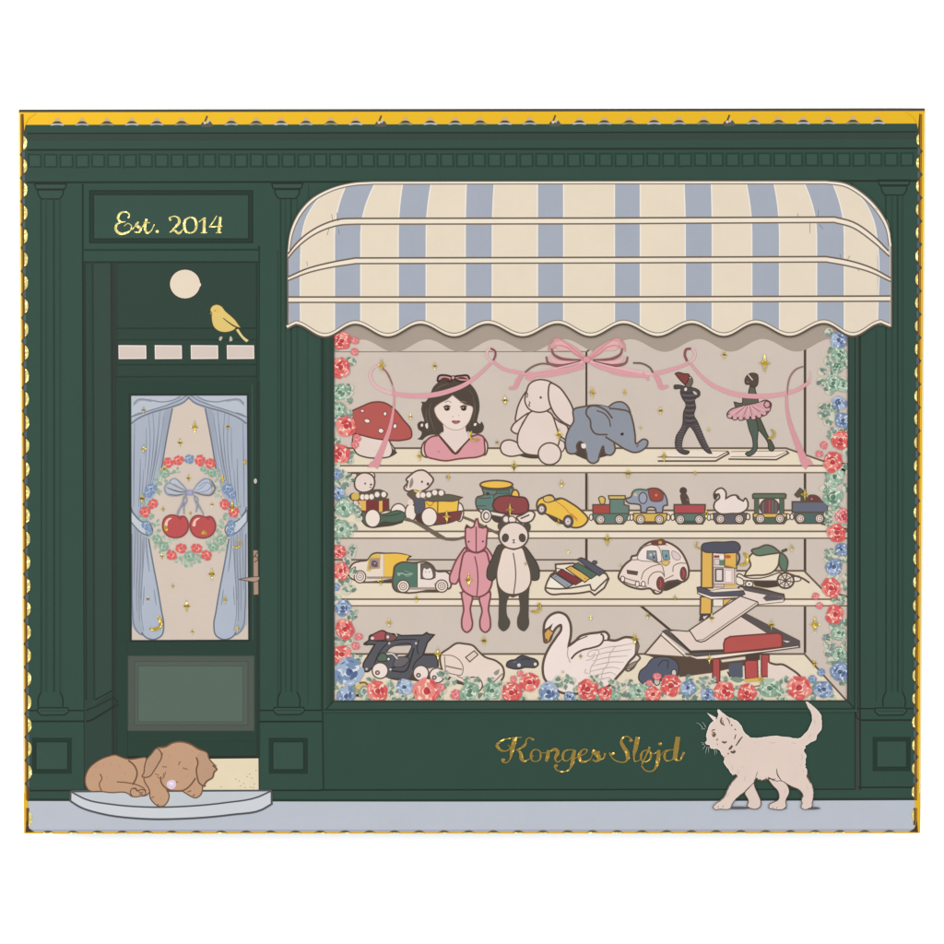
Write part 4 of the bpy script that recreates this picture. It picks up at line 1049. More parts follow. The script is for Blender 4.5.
xy = Part('toy_xylophone', 6, 'cream toy xylophone with five coloured bars')
V(535, 530, 120)
xy.F_('82,470 90,425 125,352! 165,325! 162,270! 300,262! 560,345! 580,385! 545,455! 470,512! 432,482! 360,495 220,502 110,498', (236, 222, 200), BR, 1.4)
xy.L('84,455 120,460 250,460 350,445 432,430! 445,470! 470,478! 575,378!', 1.3, BR); xy.F_('98,445! 140,372! 240,452!', (240, 232, 212)); xy.L('165,300 230,312', .9, BR); xy.L('162,270 300,262', 1.2, BR)
for st, cc in (('125,368! 158,342! 298,430! 245,458!', (154, 154, 164)), ('168,338! 212,308! 372,400! 318,432!', (142, 62, 66)), ('242,302! 282,282! 438,375! 392,412!', (226, 178, 84)), ('295,282! 338,258! 490,350! 440,384!', (88, 112, 100)), ('332,232! 360,218! 385,225! 555,325! 505,362!', (92, 92, 106))):
    q = xy.sub('bar'); q.F_(st, cc, BRD, 1.0)
    p_ = parse(st); a_, b_, c2, d2 = p_[0], p_[1], p_[-2], p_[-1]
    V(); q.E((a_[0] + b_[0]) / 2 + 2.5, (a_[1] + b_[1]) / 2 + 1.6, .5, .5, INKD, n=8); q.E((c2[0] + d2[0]) / 2 - 2.5, (c2[1] + d2[1]) / 2 - 1.6, .5, .5, INKD, n=8); V(535, 530, 120)
xy.E(470, 255, 18, 14, SLATE, BRD, .8)

bt = Part('toy_car', 6, 'cream rounded toy car with red hubcaps')
V(610, 530, 120)
bt.F_('410,440! 470,395 545,372 575,395 500,455 420,475', DARK)
bt.F_('68,378 85,320 128,262 165,235! 172,208 205,200 240,145 300,100 395,84 470,104 550,160 596,235 620,320 606,385 570,408 530,395! 435,420 415,470 400,492 350,497 325,465 240,465 200,458 150,442 100,412', (236, 214, 202), BR, 1.6)
bt.L('165,235 260,235 360,255 400,270 430,360', 1.0, BRL); bt.L('400,268 320,290 265,330 245,390', 1.0, BRL); bt.L('300,430 305,380 345,335 410,335 430,370', 1.1, BRL); bt.L('495,330 500,285 540,262 600,262', 1.0, BRL); bt.L('430,390 500,355', 1.0, BRL)
bt.F_('215,225 260,140 380,130 395,160 398,250 340,248', (240, 224, 214), BRL, .9); bt.L('250,130 330,112 450,118', .8, BRL)
w1_ = bt.sub('window'); w1_.F_('292,165! 362,165! 372,248! 290,225!', (132, 140, 146), (96, 96, 96), .8); w1_.E(320, 195, 10, 12, (188, 192, 194)); w1_.E(345, 215, 8, 9, (70, 70, 76)); w1_.E(350, 185, 6, 8, (206, 206, 204))
w1_ = bt.sub('window'); w1_.F_('408,160! 462,162! 470,232! 420,232!', (120, 164, 172), (110, 106, 104), .8); w1_.E(442, 205, 10, 14, (84, 106, 122))
w1_ = bt.sub('window'); w1_.F_('490,165 530,180 555,220 540,235 500,225', (218, 198, 198), (170, 140, 140), .8)
bt.F_('322,95 360,82 430,84 438,104 380,118 330,112', (124, 72, 62), BR, .8); bt.E(395, 98, 15, 13, (204, 160, 80)); bt.F_('130,312! 222,325! 215,358! 135,345!', (98, 84, 74)); bt.F_('405,250 430,240 470,250 440,282', (222, 186, 112), (150, 120, 70), .7)
bt.L('85,365 140,385 230,408', 1.4, (168, 144, 130)); bt.L('75,380 120,410 170,430 240,440 290,445', 1.0, BR)
for a, b in ((100, 385), (215, 425), (262, 425)): bt.E(a, b, 16, 22, (240, 224, 214), BR, .8)
for a, b, c_, d_ in ((397, 420, 29, 52), (577, 342, 24, 50)): q = bt.sub('hubcap'); q.E(a, b, c_, d_, (142, 70, 70), BR, .9); q.L([(a - 5, b - d_ * .6), (a + 4, b), (a - 2, b + d_ * .6)], .8, (176, 110, 106))
bt.F_('345,470 370,480 400,492 360,498', (236, 214, 202), BR, .9)

mx = Part('toy_cement_mixer', 6, 'toy wagon with cream drum and green cover on spoked wheel')
V(690, 530, 120)
mx.F_('495,400! 715,400! 720,440! 600,455 510,440!', (86, 72, 64))
mx.F_('362,372! 380,345 440,372 560,378 700,335! 740,345 755,400! 690,400 480,398 400,392', (236, 220, 202), BR, 1.1); mx.F_('815,372 865,368 872,390 840,404 810,400', (238, 222, 206), BR, 1.0); mx.L('755,335 830,362 880,378 940,415', 1.4, BR)
mx.F_('702,178 735,190 768,240 762,300 752,328 715,300 700,240', (100, 124, 106), BR, 1.2)
mx.F_('498,178! 708,178! 702,225 690,285 650,330 590,352 520,355 430,362! 440,335 478,280 465,215', (234, 217, 188), BR, 1.3)
mx.F_('484,162 540,140 600,118 640,126 712,178! 640,188 500,186', (108, 128, 110), BR, 1.3); mx.L('720,170 765,152', 2.2, (96, 88, 76)); mx.E(360, 300, 12, 10, (150, 130, 60))
q = mx.sub('spoked_wheel'); q.E(752, 398, 64, 60, (236, 220, 204), BR, 1.5)
for i in range(8):
    a = i * math.pi / 4 + .2; q.L([(752, 398), (752 + 58 * math.cos(a), 398 + 54 * math.sin(a))], 1.1, BR, smooth=False)
q.E(752, 398, 42, 40, None, BRL, .8); q.E(752, 398, 14, 14, BR)
q = mx.sub('small_wheel'); q.E(466, 425, 30, 24, (236, 222, 208), BR, 1.0); q.E(466, 425, 8, 7, BR)
mx.F_('365,370 420,395 420,430 370,425', (236, 220, 204), BR, 1.0)

# ------------------------------------------------------------ garage standing on the lowest shelf
ga = Part('toy_garage', 8, 'toy parking garage with yellow lift tower, ramp and red legs')
V(620, 600, 130)
ga.F_('180,395! 440,408! 680,425! 920,395! 930,470! 660,530! 430,560! 420,480!', (96, 78, 66))
cd = ga.sub('toy_car', 'slate toy car parked under the deck')
cd.F_('138,580 145,520 190,480 230,430 290,412 360,418 415,455 425,520 410,570 340,575 240,600 180,612', (92, 96, 110), INKD, .9); cd.L('275,480 310,440 345,440 345,500', .8, INKD); cd.E(392, 530, 18, 26, (206, 200, 196), INKD, .8); cd.E(268, 590, 22, 30, (196, 190, 180), INKD, .8)
ga.F_('790,462! 890,452! 892,560! 830,580! 790,540!', (92, 96, 108)); ga.L('780,520 800,560', 1.0, INKD)
dk = ga.sub('deck', 'pink parking deck with grey edge')
V(620, 600, 130)
dk.F_('305,245! 182,388! 190,396! 478,414!', (230, 208, 194), BR, 1.3); dk.L('305,245 315,250 478,405', 2.4, (238, 222, 206), smooth=False); dk.L('300,258 470,410', 1.0, BR, smooth=False)
V()
dk.F_('665,631.4! 688.6,631! 697,637! 742,616! 781.6,637! 781.6,647.6! 724,651.6! 690,652!', (228, 206, 193))
dk.L('668,629.6! 687.6,631.4! 697,629!', 1.0, BR)
dk.L('745,617! 782,636!', .8, BR)
dk.F_('741,616.6! 745.6,613.6! 799.4,640.8! 799.8,647.4! 782.8,649.6! 782.8,642! 772,636!', (96, 88, 88), BR, .8)
dk.F_('662.4,631.4! 666,629.8! 671.6,633! 690.6,650.8! 724.4,649.6! 724.4,654.6! 696,657!', (96, 90, 88), BR, .8)
dk.F_('782.8,640.4! 790,641.4! 787,642.6!', (236, 220, 208))
dk.L('672.6,634.4! 690.4,652.2! 724,650.8!', .9, (64, 58, 56))
dk.F_('684,654! 697,659.4! 714,658.8! 798.8,647.4! 799.4,645.4! 762,650.2! 696,656.4!', (238, 224, 206), BR, 1.0)
dk.F_('720.6,659.8! 745.4,656.4! 745.6,659.6! 722,662.4!', (226, 212, 192), BRL, .7)
rb = ga.sub('red_block', 'red block on the deck')
rb.F_('724,653.4! 723.6,644! 725.2,639! 730,636.6! 756,634.6 779,633! 782.2,636! 782.2,647!', (188, 86, 80), (120, 66, 60), 1.2)
for a, b, c_, d_ in ((712.6, 658.6, 719.8, 682.6), (761.4, 654.6, 769, 676.6)):
    q = ga.sub('leg'); q.R(a, b, c_, d_, (182, 82, 80), (110, 60, 58), 1.0)
q = ga.sub('fuel_pump', 'red pump beside the leg'); q.F_('744.8,662! 747,660.4! 757.4,660.4! 758,678.6! 745.6,678.6!', (190, 84, 80), (110, 60, 58), 1.0); q.F_('745,654.6! 760,653! 760,660! 746,660!', (84, 70, 64)); q.E(759.4, 669.6, 1.0, 1.6, (232, 218, 206))
q = ga.sub('exit_ramp', 'pink exit ramp'); V(730, 600, 130)
q.F_('275,455! 330,462! 380,470 440,500 520,568! 350,604! 275,606!', (232, 212, 198)); q.L('285,455 330,468 380,468 440,500 490,535 525,572', 1.6, BR); q.L('110,640 200,625 350,602 430,590', 1.3, BRL); q.L('0,660 120,640', 1.0, BRL)
q.F_('100,575! 245,562! 245,590! 110,598!', (216, 178, 84)); q.F_('0,570 60,560 100,580 60,600', (124, 152, 128))
tw = ga.sub('tower', 'yellow lift tower with slate roof')
V(690, 530, 120)
tw.R(180, 165, 362, 455, (228, 208, 196)); tw.F_('92,155! 178,160! 178,455! 90,455!', (228, 176, 84), BR, 1.2); tw.F_('272,172! 366,150! 366,305! 272,285!', (228, 178, 84), BR, 1.0); tw.L('272,272 365,300', .8, (190, 140, 70))
tw.F_('84,525! 172,525! 168,662! 80,662!', (228, 176, 84), BR, 1.2); tw.F_('262,545! 330,540! 262,600!', (228, 178, 84), BR, .9); tw.R(182, 545, 260, 600, (236, 222, 208), BRL, .8); tw.F_('80,662! 168,662! 120,700! 70,720!', (84, 72, 72)); tw.F_('100,682! 140,672! 112,704!', (220, 208, 204))
tw.F_('92,150 98,115 150,100 260,96 380,106 394,130 388,160 300,180 190,178 100,162', (88, 88, 100), BRD, 1.1)
tw.R(188, 200, 232, 218, (150, 70, 64)); tw.R(232, 200, 268, 225, (238, 226, 216)); tw.E(298, 210, 24, 14, (196, 96, 56)); tw.R(192, 228, 232, 275, (214, 200, 196), BRL, .6); tw.R(234, 235, 268, 280, (108, 130, 108))
tw.F_('185,292! 350,300! 352,425! 185,425!', (228, 208, 198), BRL, 1.0); tw.R(202, 308, 258, 402, (226, 210, 204), (96, 88, 84), 1.3); tw.R(276, 315, 330, 412, (238, 222, 214), (196, 170, 164), .8); tw.R(190, 425, 268, 450, (206, 186, 178), BRL, .8); tw.R(272, 425, 362, 448, (222, 176, 92))
tw.L('370,170 384,190 378,260 362,280', 1.5, (88, 84, 84))
up = ga.sub('upper_platform', 'grey rimmed upper platform')
up.F_('380,448! 440,445 735,508! 742,548! 730,562! 530,584! 400,520!', (232, 212, 200), BR, 1.2); up.F_('398,440! 470,452! 738,505! 740,530! 600,512! 430,478!', (100, 92, 92)); up.F_('572,535! 600,512! 732,530! 732,548! 600,560!', (100, 92, 92)); up.L('398,440! 470,452! 738,505! 744,545!', 1.0, BRD); up.L('530,580 735,558', 1.2, (240, 224, 210), smooth=False)
up.F_('56,452! 80,448! 180,485! 420,478! 432,505! 395,520! 170,522! 62,486!', (92, 90, 100), BRD, 1.0); up.F_('150,480! 250,462! 372,458! 415,474! 190,490!', (236, 222, 208), BRL, .8); up.F_('60,486! 170,522! 395,520! 390,532! 165,545! 60,500!', (236, 224, 210), BR, .8)
rp = ga.sub('ramp', 'long pink ramp')
rp.F_('-5,788! 395,520! 532,566! 538,584! 120,872! 85,882! 50,872!', (230, 209, 196), BR, 1.1); rp.L('52,868 104,862 526,570', .9, BRL, smooth=False)
V()

# ------------------------------------------------------------ lowest shelf
ct = Part('toy_transporter', 6, 'slate grey toy car transporter with big cream wheels')
V(325, 610, 120)
ct.F_('480,530! 520,545 680,555 820,555 830,500! 480,480!', DARK)
SL = (92, 92, 98)
ct.H('303,268! 345,240! 350,205 400,188 450,162! 500,185 560,190 602,202! 770,198! 800,178! 815,190! 858,196! 805,255! 790,300! 772,352! 872,352! 884,372! 890,450! 700,475! 660,540! 480,530! 372,450! 335,485 312,480 300,440 345,350 392,272! 320,280!',
     ['484,328! 508,300 535,285! 684,278! 655,350! 560,375 575,352 545,338'], SL)
ct.L('303,268! 345,240! 352,205 400,188 450,162 500,185 560,190 602,202! 770,198! 800,178! 815,190! 858,196! 805,255! 772,352! 872,352! 888,400! 890,450!', 1.2, INKD)
ct.L('303,270! 392,272! 345,350 300,440 312,482 335,485 372,450', 1.2, INKD); ct.L('484,328 508,300 535,285 684,278 655,350', 1.0, INKD); ct.L('655,350! 620,440! 520,455!', 1.2, (64, 60, 62)); ct.L('700,300! 660,440! 640,475 520,478', 1.2, (64, 60, 62)); ct.L('400,245 490,245 610,232 720,232', 1.0, (64, 60, 62)); ct.L('740,230 725,300 735,350', 1.0, (64, 60, 62)); ct.L('500,250 430,330 385,430', 1.0, (64, 60, 62)); ct.L('772,352 700,430 690,470', 1.0, (64, 60, 62))
ct.F_('560,378 640,372 660,380 620,440 540,440 545,400', (108, 104, 108), INKD, .7)
q = ct.sub('toy_car', 'dark red toy car on top of the transporter'); q.F_('352,228 370,200 410,175 450,162 480,178 480,225 420,240', (170, 84, 90), INKD, 1.0); q.F_('480,180 530,190 570,210 540,240 480,238', (128, 86, 88), INKD, .8); q.E(372, 222, 14, 12, (222, 208, 200)); q.E(494, 212, 10, 12, (226, 212, 204)); q.L('520,170 550,180 568,205', 1.0, (216, 204, 190))
q = ct.sub('toy_car', 'green toy car inside the transporter'); q.F_('410,395 425,355 455,338 480,350 490,395 450,405', (92, 110, 94), INKD, .9); q.L('485,345 530,345 570,385', 1.3, (222, 208, 192)); q.E(500, 386, 12, 13, (232, 220, 210), INKD, .7)
for a, b in ((505, 262), (716, 262), (327, 464), (515, 468)): ct.E(a, b, 9, 9, (206, 196, 186))
for a, b, r_ in ((433, 477, 62), (880, 515, 58), (755, 497, 60)):
    q = wheel(ct, a, b, r_, r_, rim=False, c=(238, 220, 210)); q.E(a - 20, b + 16, 16, 15, (140, 124, 116), BR, .8); q.E(a - 20, b + 16, 6, 6, PALE)
cv = Part('toy_van', 7, 'plain cream toy van with rounded back window')
V(415, 610, 120)
cv.F_('230,530! 300,570 400,595! 400,560! 260,520!', DARK)
cv.F_('203,350 262,305 330,262 390,266 455,280 500,325 548,368 640,402 688,445 697,520 665,570 620,610! 560,605 400,582 330,555 225,495 205,440', (234, 212, 198), BR, 1.5)
cv.F_('398,372! 466,320! 496,352! 430,408!', (226, 204, 190), BR, 1.0); cv.L('215,355 300,362 350,395 378,450 365,510 300,505 225,480', 1.0, BRL); cv.L('240,440 370,468', 1.4, BRL); cv.L('232,365 240,490', 1.0, BRL); cv.L('330,520 420,555', 1.0, BRL); cv.L('620,500 640,480 665,470', 1.2, (150, 140, 120)); cv.L('600,585 690,500', 1.2, BRL); cv.L('630,605 690,540', 1.2, BR); cv.F_('625,510 640,475 660,470 650,510', (150, 148, 128))
q = wheel(cv, 458, 590, 72, 62, rim=False, c=(234, 212, 198))
rc = Part('toy_racer', 6, 'flat dark slate toy racing car')
rc.F_('720,440 726,412 752,396 788,390 812,372 836,360 872,364 905,376 940,386 964,404 970,428 948,450 900,452 860,452 830,462 765,460', (86, 86, 94), INKD, 1.1); rc.E(818, 434, 14, 14, (220, 210, 202)); rc.E(946, 426, 12, 13, (226, 212, 190)); rc.L('835,388 870,384 905,392', .9, INKD); rc.L('770,415 800,405', .7, (130, 128, 132))
sw = Part('toy_swan', 7.5, 'large white swan with orange beak and raised wings')
V(520, 600, 130)
sw.F_('765,505! 750,480 790,440 840,395 872,420 850,450 815,500 780,515', (226, 212, 198), BR, 1.3)
sw.F_('178,300! 172,220 182,160 225,108 278,90 330,108 362,160 370,240 352,335! 400,300 440,262 490,247 560,238 625,235 645,262 640,290! 690,295 770,270 835,285 858,330 850,370 830,410 800,440 750,510 700,565 660,612 560,660 400,680 300,672 220,620 178,570 165,500 175,430 210,350 260,275 300,205 296,182 270,195 240,235 205,300', (238, 222, 214), BR, 1.9)
sw.F_('838,310! 868,330 850,372 832,385!', (120, 108, 96)); sw.F_('770,500 800,465 850,445 810,495', (150, 138, 124), BR, .8)
sw.L('372,428 400,395 450,365 520,348 585,322 605,290 600,255 585,245', 1.5, BR); sw.L('350,340 345,400 365,455', 1.1, (190, 166, 154)); sw.L('350,338 420,292 490,262', 1.0, BR); sw.L('605,295 640,290', 1.2, BR)
for i in range(7):
    y0 = 330 + i * 38
    sw.L([(545 - i * 10, y0 + 38), (640 - i * 4, y0 + 12), (700 - i * 8, y0 + 6), (838 - i * 28, y0 - 18 + i * 9)], [.6, 1.1, .6], (190, 170, 162))
for st in ('560,360 530,365 500,380 490,405 515,410 545,385', '545,400 515,430 480,440', '560,355 575,380 560,410 545,450 520,480 505,540', '480,500 470,525 495,535', '690,340 650,400 640,460 600,520 590,580'):
    sw.L(st, .9, (196, 174, 166))
bk = sw.sub('beak', 'orange beak'); bk.F_('174,238! 205,205! 244,236! 222,270 205,306 182,312 180,280', (216, 160, 82), BR, 1.1); bk.F_('174,215! 205,198! 240,168! 225,210! 205,212! 178,245!', (96, 80, 62)); bk.F_('178,290 195,280 200,308 184,314', (120, 92, 62))
tg = Part('toy_track', 6, 'thin gold toy vehicle half hidden by roses in the corner')
V(325, 610, 120)
tg.F_('230,640 280,572 330,580 350,600 410,580 440,600 400,650 330,680 250,670', (214, 186, 122)); tg.L('270,575 310,570 350,598 410,578 435,592', 1.4, (140, 96, 40)); tg.E(310, 620, 28, 22, (150, 164, 176), BRL, .6); tg.L('245,672 330,674', 2.0, (58, 50, 40)); tg.L('225,640 260,650', 1.2, (190, 160, 60))
V()
# ------------------------------------------------------------ roses round the display window
V()
SRC = {'c': 'coral', 'b': 'blue', 'g': 'green', 'p': 'pink'}
NAMES = {'c': 'rose', 'p': 'rose_bud', 'b': 'rose', 'g': 'rose'}
FL = [(341.7,340.7,8.5,'c'),(355,340.7,4,'p'),(354.4,351.8,3.8,'p'),(341,367.7,10,'c'),(340,392,8,'g'),(339,409,6.5,'g'),(346,426.5,10,'c'),(357,438,4,'p'),(355,445,3.6,'p'),(340,454,9.5,'c'),
(336.5,474,5.5,'b'),(338,493,6.5,'b'),(344,508.5,9,'g'),(341.5,529,9,'g'),(339,551.6,7,'c'),(341,571,9,'c'),(336,587,4,'b'),(343,607.5,8.5,'b'),(344.7,629.5,10,'c'),(358.7,636.7,4,'p'),(355.5,646,4,'p'),(341.5,654.5,10,'c'),
(349,672,13.5,'b'),(346,696,9.5,'b'),(377.7,691,10.5,'c'),(404.4,686.8,8,'b'),(426.6,691,13,'c'),(440.6,687.5,4.5,'p'),(455.6,694.5,5,'p'),(469.6,691,9.5,'g'),(492,691,9,'g'),(511.6,692.5,10,'c'),(529.6,682,10,'c'),(520,673.5,3.2,'p'),(513.5,679,3.2,'p'),
(549,692,9.5,'b'),(570,697,6,'b'),(587.5,689.5,10.5,'c'),(605,693.6,7,'c'),(616,696,5,'g'),(638.4,691,8.5,'g'),(653,694.5,8,'c'),(649.6,683,3.4,'p'),(657,676.5,4.2,'p'),(671,685.4,11,'c'),(688,688,7.5,'b'),(708,695,7,'b'),(724,691.5,9.5,'c'),(747,693,9.5,'c'),
(770,688,10.5,'g'),(799,688,12,'c'),(812.6,679,4,'b'),(823.6,689.5,9,'b'),(821,672.5,3.8,'b'),(840,671.6,9,'b'),(839,653.7,7,'g'),(839,633,7.5,'g'),(835,614.5,10,'c'),(819.5,605.5,3.5,'p'),(815.6,596,3.6,'p'),(831.5,588,10,'c'),(834,567,8.5,'b'),(841.7,549.5,6.5,'b'),
(836.6,532.7,9,'c'),(842.5,516,7.5,'p'),(833,497,10,'g'),(835,476.7,9,'g'),(832.8,462,10,'c'),(824,445.3,3.6,'p'),(819.4,453.8,3.6,'p'),(841,440,9,'c'),(842.7,420,7.5,'b'),(839.5,403,7.5,'b'),(833,383,8,'g'),(843,386,6,'g'),(837,367,7,'g'),(839.5,355,8,'g'),(839,340,8,'b')]
LVS = [(349,393),(348.6,400),(350,388),(333,400),(345,416),(344,474),(346.6,483),(350,478),(343,484),(356.7,512),(359,518),(357,507),(349,534),(352,528),(351.7,554),(353,548),(347,560),(342,583),(346,591),(351,588),(347,620),(352,686),(362,694),(366,700),(390,685),(390,693),(393,699),(413,699),(440,699),(445.5,676),(453,681),(448,683),(441,674),(460,700),(480,697),(500,684),(490,681),(485,699),(505,700),(541,700),(558,699),(562.7,685),(572,681),(566,679),(558,679),(577,688),(578,699),(597,699),(621,686.7),(629,683),(616,689),(612,682),(630,697),(624,694),(645,699),(696,699),(700,684),(706,688),(703,679),(712,681),(697,690),(735,699),(760,699),(756,693),(783,699),(786,692),(784,680),(811,699),(813,691),(832,699),(828,645),(828,653),(833,647),(826,638),(832,660),(829,552),(828,559),(843,600),(824,488),(829,483),(829,520),(828,514),(838,508),(822,407),(827,411),(822,414.5),(832.5,417),(828,422),(832,409),(832,354),(828,360),(822,371.5),(821.5,381),(833,374),(829,391),(833,349),(829,332),(834,430),(846,452),(846,470),(846,488),(846,576),(836,601),(845,622),(845,645),(845,662),(337,421),(336,440),(350,455),(337,482),(336,519),(336,541),(337,597),(352,615),(336,641),(337,664),(336,684),(350,360)]
rnd = random.Random(11)
for (x, y, r_, kd) in FL:
    if r_ > 6:
        for j in range(2):
            a = rnd.random() * 6.28
            X, Y = x + (r_ + 2.2) * math.cos(a), y + (r_ + 2.2) * math.sin(a)
            if (X < 358 or X > 820 or Y > 678) and 336 < X < 846 and 340 < Y < 699: LVS.append((X, Y))
fo = Part('rose_foliage', 11, 'small grey-green leaves among the roses')
fo_base = fo.cur
for n_, (x, y) in enumerate(LVS):
    fo.cur = fo_base + (n_ % 5) * 10 * STEP
    a_ = rnd.random() * 6.28
    fo.F_([(x + (3.2 + 1.8 * rnd.random()) * math.cos(k_ * .9 + a_), y + (2.6 + 1.8 * rnd.random()) * math.sin(k_ * .9 + a_)) for k_ in range(7)], (208, 206, 184))
    for j in range(4):
        a = rnd.random() * 6.28
        c1 = rnd.choice([(138, 164, 140), (122, 150, 130), (164, 184, 158), (112, 132, 120), (138, 154, 156)])
        leaf(fo, x + rnd.uniform(-3.2, 3.2), y + rnd.uniform(-3.0, 3.0), rnd.uniform(4.0, 6.6), a, c1, (112, 134, 118), wd=.3)
# soft pale ground behind the garland
LABS = {'coral': 'coral rose', 'blue': 'blue rose', 'green': 'pale green rose', 'pink': 'small pink bud'}
for i, (x, y, r_, kd) in enumerate(FL):
    kd = SRC[kd]
    side = 'left edge' if x < 360 and y < 680 else ('right edge' if x > 810 and y < 680 else 'bottom edge')
    p = Part('rose_bud' if kd == 'pink' else 'rose', 13 + (i % 4) * 1.2, '%s on the %s of the window' % (LABS[kd], side), group='roses around the display window')
    blossom(p, x, y, r_, kd, rnd)

# ------------------------------------------------------------ pink ribbon garland
rb = Part('ribbon_garland', 10, 'pink ribbon swagged across the display window')
V(325, 320, 150)
RP = (224, 158, 164); RPD = (196, 122, 128); RPL = (230, 180, 182)
rb.L('345,290 305,300 285,340 300,395 345,435 420,462', [1.4, 2.4, 2.6, 3.2, 3.6], RPL)
rb.L('420,462 500,474 600,478 700,468 790,444 870,412 960,350 1054,262', [3.6, 4.6, 5.0, 5.0, 4.6, 4.0, 3.0, 2.4], RP)
rb.L('350,292 390,340 418,395 432,440 436,500 428,580 408,680 375,775 318,910', [.8, 1.0, 1.4, 1.8, 2.6, 3.6, 4.8, 6.2, 8.0], (222, 150, 156))
rb.L('350,290 385,325 412,375 425,410', [.8, 1.6, 1.0], (150, 100, 96))
rb.F_('290,890! 350,905! 330,938! 310,925! 268,928!', (222, 150, 156))
V(440, 320, 150)
rb.L('330,265 298,235 298,195 325,178 345,205 345,240 330,265', [1.6, 2.0, 2.2, 1.6, 2.2, 1.6], RPL); rb.L('318,178 345,195 348,225 335,255', 1.5, (140, 80, 84))
rb.L('332,262 400,308 480,328 545,340', [2.6, 3.2, 3.6, 3.6], RP); rb.L('545,338 660,345 780,325 905,295', [3.6, 5.0, 4.6, 3.4], RP); rb.L('520,340 490,385 470,425 435,430', [3.0, 4.6, 4.2, 2.6], (220, 152, 158)); rb.L('535,330 580,295 640,275 700,280', 1.4, (130, 100, 92)); rb.L('540,360 570,372 600,350', 3.0, RP)
V(560, 320, 150)
rb.L('240,285 350,330 470,345 560,350', [3.0, 4.6, 5.0, 4.0], RP); rb.L('230,268 350,300 450,318 590,345', [2.0, 3.4, 2.4], RPL); rb.L('590,340 680,318 740,300 810,272', [4.0, 4.0, 3.2, 2.4], RP)
rb.L('590,335 620,380 640,425 680,415', [3.4, 4.8, 4.6, 2.4], (220, 152, 158)); rb.L('460,270 520,275 570,305 585,330', 1.4, (120, 96, 88)); rb.L('520,330 560,380', 2.2, RP)
rb.L('812,270 845,235 845,195 822,180', [1.8, 2.6, 2.4, 1.6], RPL); rb.L('825,180 795,185 785,215 800,260', 1.8, (146, 84, 88))
V(700, 320, 150)
rb.L('-65,268 0,345 60,398 140,440 240,470 340,480 440,478 540,462 620,436 690,388', [2.2, 2.8, 3.6, 4.4, 4.8, 4.8, 4.4, 4.0, 3.6, 3.0], RP)
rb.L('650,292 605,310 570,352 553,410 550,470', [1.4, 1.6, 1.4, 1.2], (158, 112, 106)); rb.L('690,388 695,340 690,320', [1.8, .8], RPL)
rb.L('545,470 548,560 570,660 610,770 668,915', [2.2, 3.0, 4.2, 6.0, 8.4], (222, 150, 156)); rb.F_('625,880! 690,870! 715,912! 680,915! 665,945!', (222, 150, 156))
bo = Part('ribbon_bow', 12, 'pink ribbon bow at the top centre of the window')
V(500, 325, 180)
for s in (1, -1):
    def mm(st):
        out = []
        for t in st.split():
            cn = t.endswith('!'); a, b = t.rstrip('!').split(','); a = float(a)
            out.append((a if s > 0 else 912 - a, float(b), cn))
        return out
    bo.F_(mm('455,180! 420,135 370,100 325,78 290,75 272,95 268,130 310,110 345,120 400,160'), (218, 158, 158)); bo.F_(mm('290,90! 330,85 380,118 430,165 360,135 300,128'), (226, 176, 174))
    bo.F_(mm('450,185! 380,200 320,205 270,190 262,160 285,178 340,188'), (228, 176, 176))
    bo.L(mm('450,182 400,140 340,92 300,70 262,95 255,140'), [1.6, 1.8, 1.3, 1.0, 1.2], (222, 140, 146)); bo.L(mm('450,182 400,155 345,115 300,108 268,128'), [1.2, 1.6, .9], (214, 136, 142))
    bo.L(mm('271,122 278,150 310,172 370,182 425,182'), [1.2, 2.2, 1.8, 1.0], (150, 88, 90)); bo.L(mm('243,165 250,195 290,212 350,208 425,188'), [1.2, 2.2, 2.0, 1.0], (150, 88, 90))
    bo.L(mm('445,195 380,225 300,240 230,255 140,270'), [2.4, 4.0, 3.6, 3.0], (222, 158, 162)); bo.L(mm('440,190 360,212 290,228 200,245'), 1.4, RPL)
bo.F_('436,170 458,166 474,176 472,190 452,196 436,188', (226, 150, 156), (196, 120, 126), .7)
V()

# ------------------------------------------------------------ gold foil stars and moons
ST = [(381.5,365.3,7.5),(434.7,366,4.6),(410.4,416.7,3.6),(419.6,456,6),(505,400.3,5.8),(497,442.4,3.6),(514,466,6.4),(559,434.7,7),(592,392.8,6.6),(624.7,392.3,4),(660.4,410.6,4.8),(640.6,427.7,2.6),(664,456,6),(708.6,429.8,3),(724,355,5.4),(764.7,363.2,10),
(448,477,4.6),(514,467,5),(446.8,516.7,7),(510,509.7,6.4),(525.6,563.7,3),(561.6,483.7,5),(558.4,522,4),(607.3,539.6,7.4),(568,552,3),(620.7,565.7,2.6),(628,473.5,6),(695,473,3.4),(706.4,513.6,6),(804.8,494.5,6.5),(791.5,547.9,4.8),
(380.5,581,5.4),(416.3,598.7,4.6),(389,622.8,5.4),(468.6,580,7.4),(484,640.7,6),(590.7,618,3),(634.8,639,7),(647.9,615.8,4.4),(675,597.4,3.6),(711.8,618,5),(771.4,624.7,6),(815,624.5,9),(437.8,653.8,7),(580.6,656.2,3.6),(562.7,672,2.8),(709.5,659,5.6),(814.3,663.3,5),(761,679,4.4)]
STD = [(194.7,427,7.2),(180,442.5,5),(143.5,410,4.4),(143.5,449,5.6),(227.7,426.4,4.4),(188.6,478,4.4),(245,462,4.2),(142,498.4,6),(232,507,6.6),(222.5,479.3,5.6),(163.7,469,5.8),(212,504.4,3.4),(163,509,3.6),(190.4,513,3),(211.8,574,7),(172.8,586,3.2),(186.7,606,6.6),(147.8,599,3.6),(225,599.8,5),(192.3,632,3.2),(162,556,4),(237.6,628.4,4.4)]
